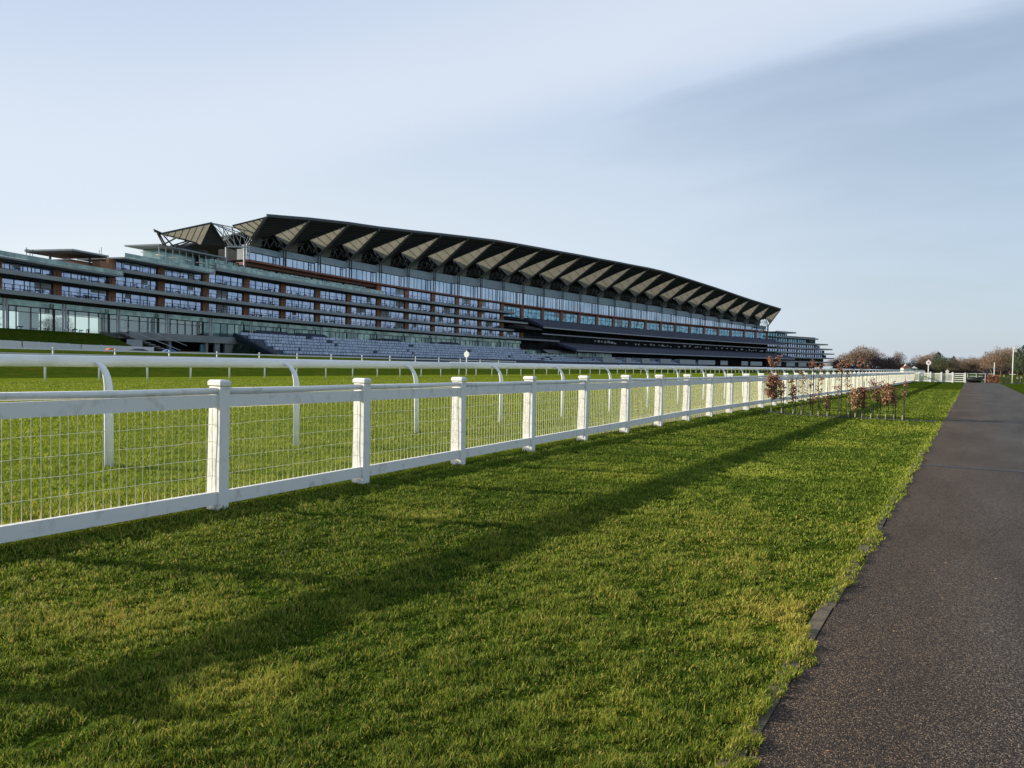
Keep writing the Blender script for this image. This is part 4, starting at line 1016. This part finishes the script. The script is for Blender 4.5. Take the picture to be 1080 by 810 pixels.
# ------------------------------------------------------------------ camera
def setcam():
    psi, p, ro = R(31.20231), R(1.54355), R(.91665)
    fw = Vector((-math.sin(psi)*math.cos(p), math.cos(psi)*math.cos(p), -math.sin(p)))
    r0 = Vector((math.cos(psi), math.sin(psi), 0)); u0 = r0.cross(fw)
    r = r0*math.cos(ro)+u0*math.sin(ro); u = -r0*math.sin(ro)+u0*math.cos(ro)
    cd = bpy.data.cameras.new('camera'); co = bpy.data.objects.new('camera', cd); COL.objects.link(co)
    co.matrix_world = Matrix(((r.x,u.x,-fw.x,0),(r.y,u.y,-fw.y,0),(r.z,u.z,-fw.z,1.30),(0,0,0,1)))
    cd.sensor_width = 36; cd.lens = 36*800/1080; cd.clip_end = 6000; cd.clip_start = .05
    scn.camera = co
    return r, u, fw
cr_, cu_, cf_ = setcam()
cray = lambda x, y: (cr_*((x-540)/800)-cu_*((y-405)/800)+cf_).normalized()

# ------------------------------------------------------------------ light
sun_el, saz = R(18.6), math.atan2(-1, -.35)          # sun stands in direction (-1,-.35)
sd_ = Vector((-1, -.35, 0)).normalized()*math.cos(sun_el)+Vector((0,0,math.sin(sun_el)))
sl = bpy.data.lights.new('sun', 'SUN'); sl.energy = 5.0; sl.angle = R(.55); sl.color = (1,.91,.76)
so = bpy.data.objects.new('sun', sl); COL.objects.link(so); so.rotation_euler = sd_.to_track_quat('Z', 'Y').to_euler()
w = bpy.data.worlds.new('World'); scn.world = w; w.use_nodes = True
N = w.node_tree.nodes; L = w.node_tree.links; bg = N['Background']
sky = N.new('ShaderNodeTexSky'); sky.sky_type = 'NISHITA'; sky.sun_disc = False; sky.sun_elevation = sun_el
sky.sun_rotation = math.atan2(sd_.x, sd_.y); sky.air_density = 1.0; sky.dust_density = 1.2; sky.ozone_density = 1.0; sky.altitude = 50
tc = N.new('ShaderNodeTexCoord')
d1, d2 = cray(330,178), cray(1050,2)
nrm = d1.cross(d2).normalized()
if nrm.dot(cray(300,0)) < 0: nrm = -nrm
along = d1.cross(nrm).normalized()
def vm(op, v): 
    n = N.new('ShaderNodeVectorMath'); n.operation = op; n.inputs[1].default_value = v; return n
dt = vm('DOT_PRODUCT', nrm); L.new(tc.outputs['Generated'], dt.inputs[0])
nz = N.new('ShaderNodeTexNoise'); nz.inputs['Scale'].default_value = 1.6; nz.inputs['Detail'].default_value = 6; nz.inputs['Roughness'].default_value = .55
# stretch the noise along the streak direction
ax = d1; bz = nrm; cy = bz.cross(ax).normalized()
cmb = N.new('ShaderNodeCombineXYZ')
for i_, (v_, k_) in enumerate(((along, .9), (nrm, 5.0), (along.cross(nrm), .9))):
    q_ = vm('DOT_PRODUCT', v_*k_); L.new(tc.outputs['Generated'], q_.inputs[0]); L.new(q_.outputs['Value'], cmb.inputs[i_])
L.new(cmb.outputs[0], nz.inputs[0])
def math_(op, a, b, c=None):
    n = N.new('ShaderNodeMath'); n.operation = op
    for i, q in enumerate((a, b, c)):
        if q is None: continue
        if isinstance(q, (int, float)): n.inputs[i].default_value = q
        else: L.new(q, n.inputs[i])
    return n.outputs[0]
def mrange(v, a, b, c, d, t='SMOOTHSTEP'):
    n = N.new('ShaderNodeMapRange'); n.interpolation_type = t
    for i, q in enumerate((a, b, c, d)): n.inputs[i+1].default_value = q
    L.new(v, n.inputs[0]); return n.outputs[0]
sdist = math_('MULTIPLY_ADD', math_('SUBTRACT', nz.outputs[0], .5), .040, dt.outputs['Value'])
rise = mrange(sdist, -.03, .035, 0, 1); fall = mrange(sdist, .06, .24, 1, .05)
band = math_('MULTIPLY', rise, fall)
band = math_('MULTIPLY', band, mrange(nz.outputs[0], .25, .7, .65, 1.0))
sep = N.new('ShaderNodeSeparateXYZ'); L.new(tc.outputs['Generated'], sep.inputs[0])
veil = mrange(sep.outputs['Z'], 0, .42, .74, .54)
dl = vm('DOT_PRODUCT', Vector((-1,.15,0)).normalized()); L.new(tc.outputs['Generated'], dl.inputs[0])
veil = math_('ADD', veil, math_('MULTIPLY', mrange(dl.outputs['Value'], .1, .9, 0, .60), mrange(sep.outputs['Z'], .10, .55, 1, .60)))
nz2 = N.new('ShaderNodeTexNoise'); nz2.inputs['Scale'].default_value = 3.4; nz2.inputs['Detail'].default_value = 8; L.new(cmb.outputs[0], nz2.inputs[0])
veil = math_('ADD', veil, mrange(nz2.outputs[0], .35, .7, -.05, .08))
fac = math_('MINIMUM', math_('ADD', math_('MULTIPLY', band, .85), veil), .93)
mx = N.new('ShaderNodeMix'); mx.data_type = 'RGBA'; mx.clamp_factor = True; L.new(fac, mx.inputs[0]); L.new(sky.outputs[0], mx.inputs[6])
# cloud brightness rises gently toward the sun side
cb = N.new('ShaderNodeMix'); cb.data_type = 'RGBA'; cb.inputs[6].default_value = (3.8,4.75,6.2,1); cb.inputs[7].default_value = (6.1,6.7,7.1,1)
cl = N.new('ShaderNodeMix'); cl.data_type = 'RGBA'; cl.inputs[6].default_value = (6.2,6.8,7.1,1); cl.inputs[7].default_value = (4.4,5.2,6.6,1)
L.new(mrange(sep.outputs['Z'], .06, .42, 0, 1), cl.inputs[0]); L.new(cl.outputs[2], cb.inputs[7])
L.new(mrange(dl.outputs['Value'], -.25, .95, 0, 1, 'LINEAR'), cb.inputs[0])
cw = N.new('ShaderNodeMix'); cw.data_type = 'RGBA'; cw.inputs[7].default_value = (5.6,6.2,7.1,1)      # the cirrus streak itself is paler than the veil
L.new(math_('MULTIPLY', band, .9), cw.inputs[0]); L.new(cb.outputs[2], cw.inputs[6]); L.new(cw.outputs[2], mx.inputs[7])
L.new(mx.outputs[2], bg.inputs[0]); bg.inputs[1].default_value = .085
vs = scn.view_settings; vs.view_transform = 'Standard'; vs.look = 'None'; vs.gamma = 1; vs.exposure = .65; vs.use_curve_mapping = False
scn.cycles.max_bounces = 6; scn.cycles.diffuse_bounces = 3; scn.cycles.glossy_bounces = 3; scn.cycles.transparent_max_bounces = 8
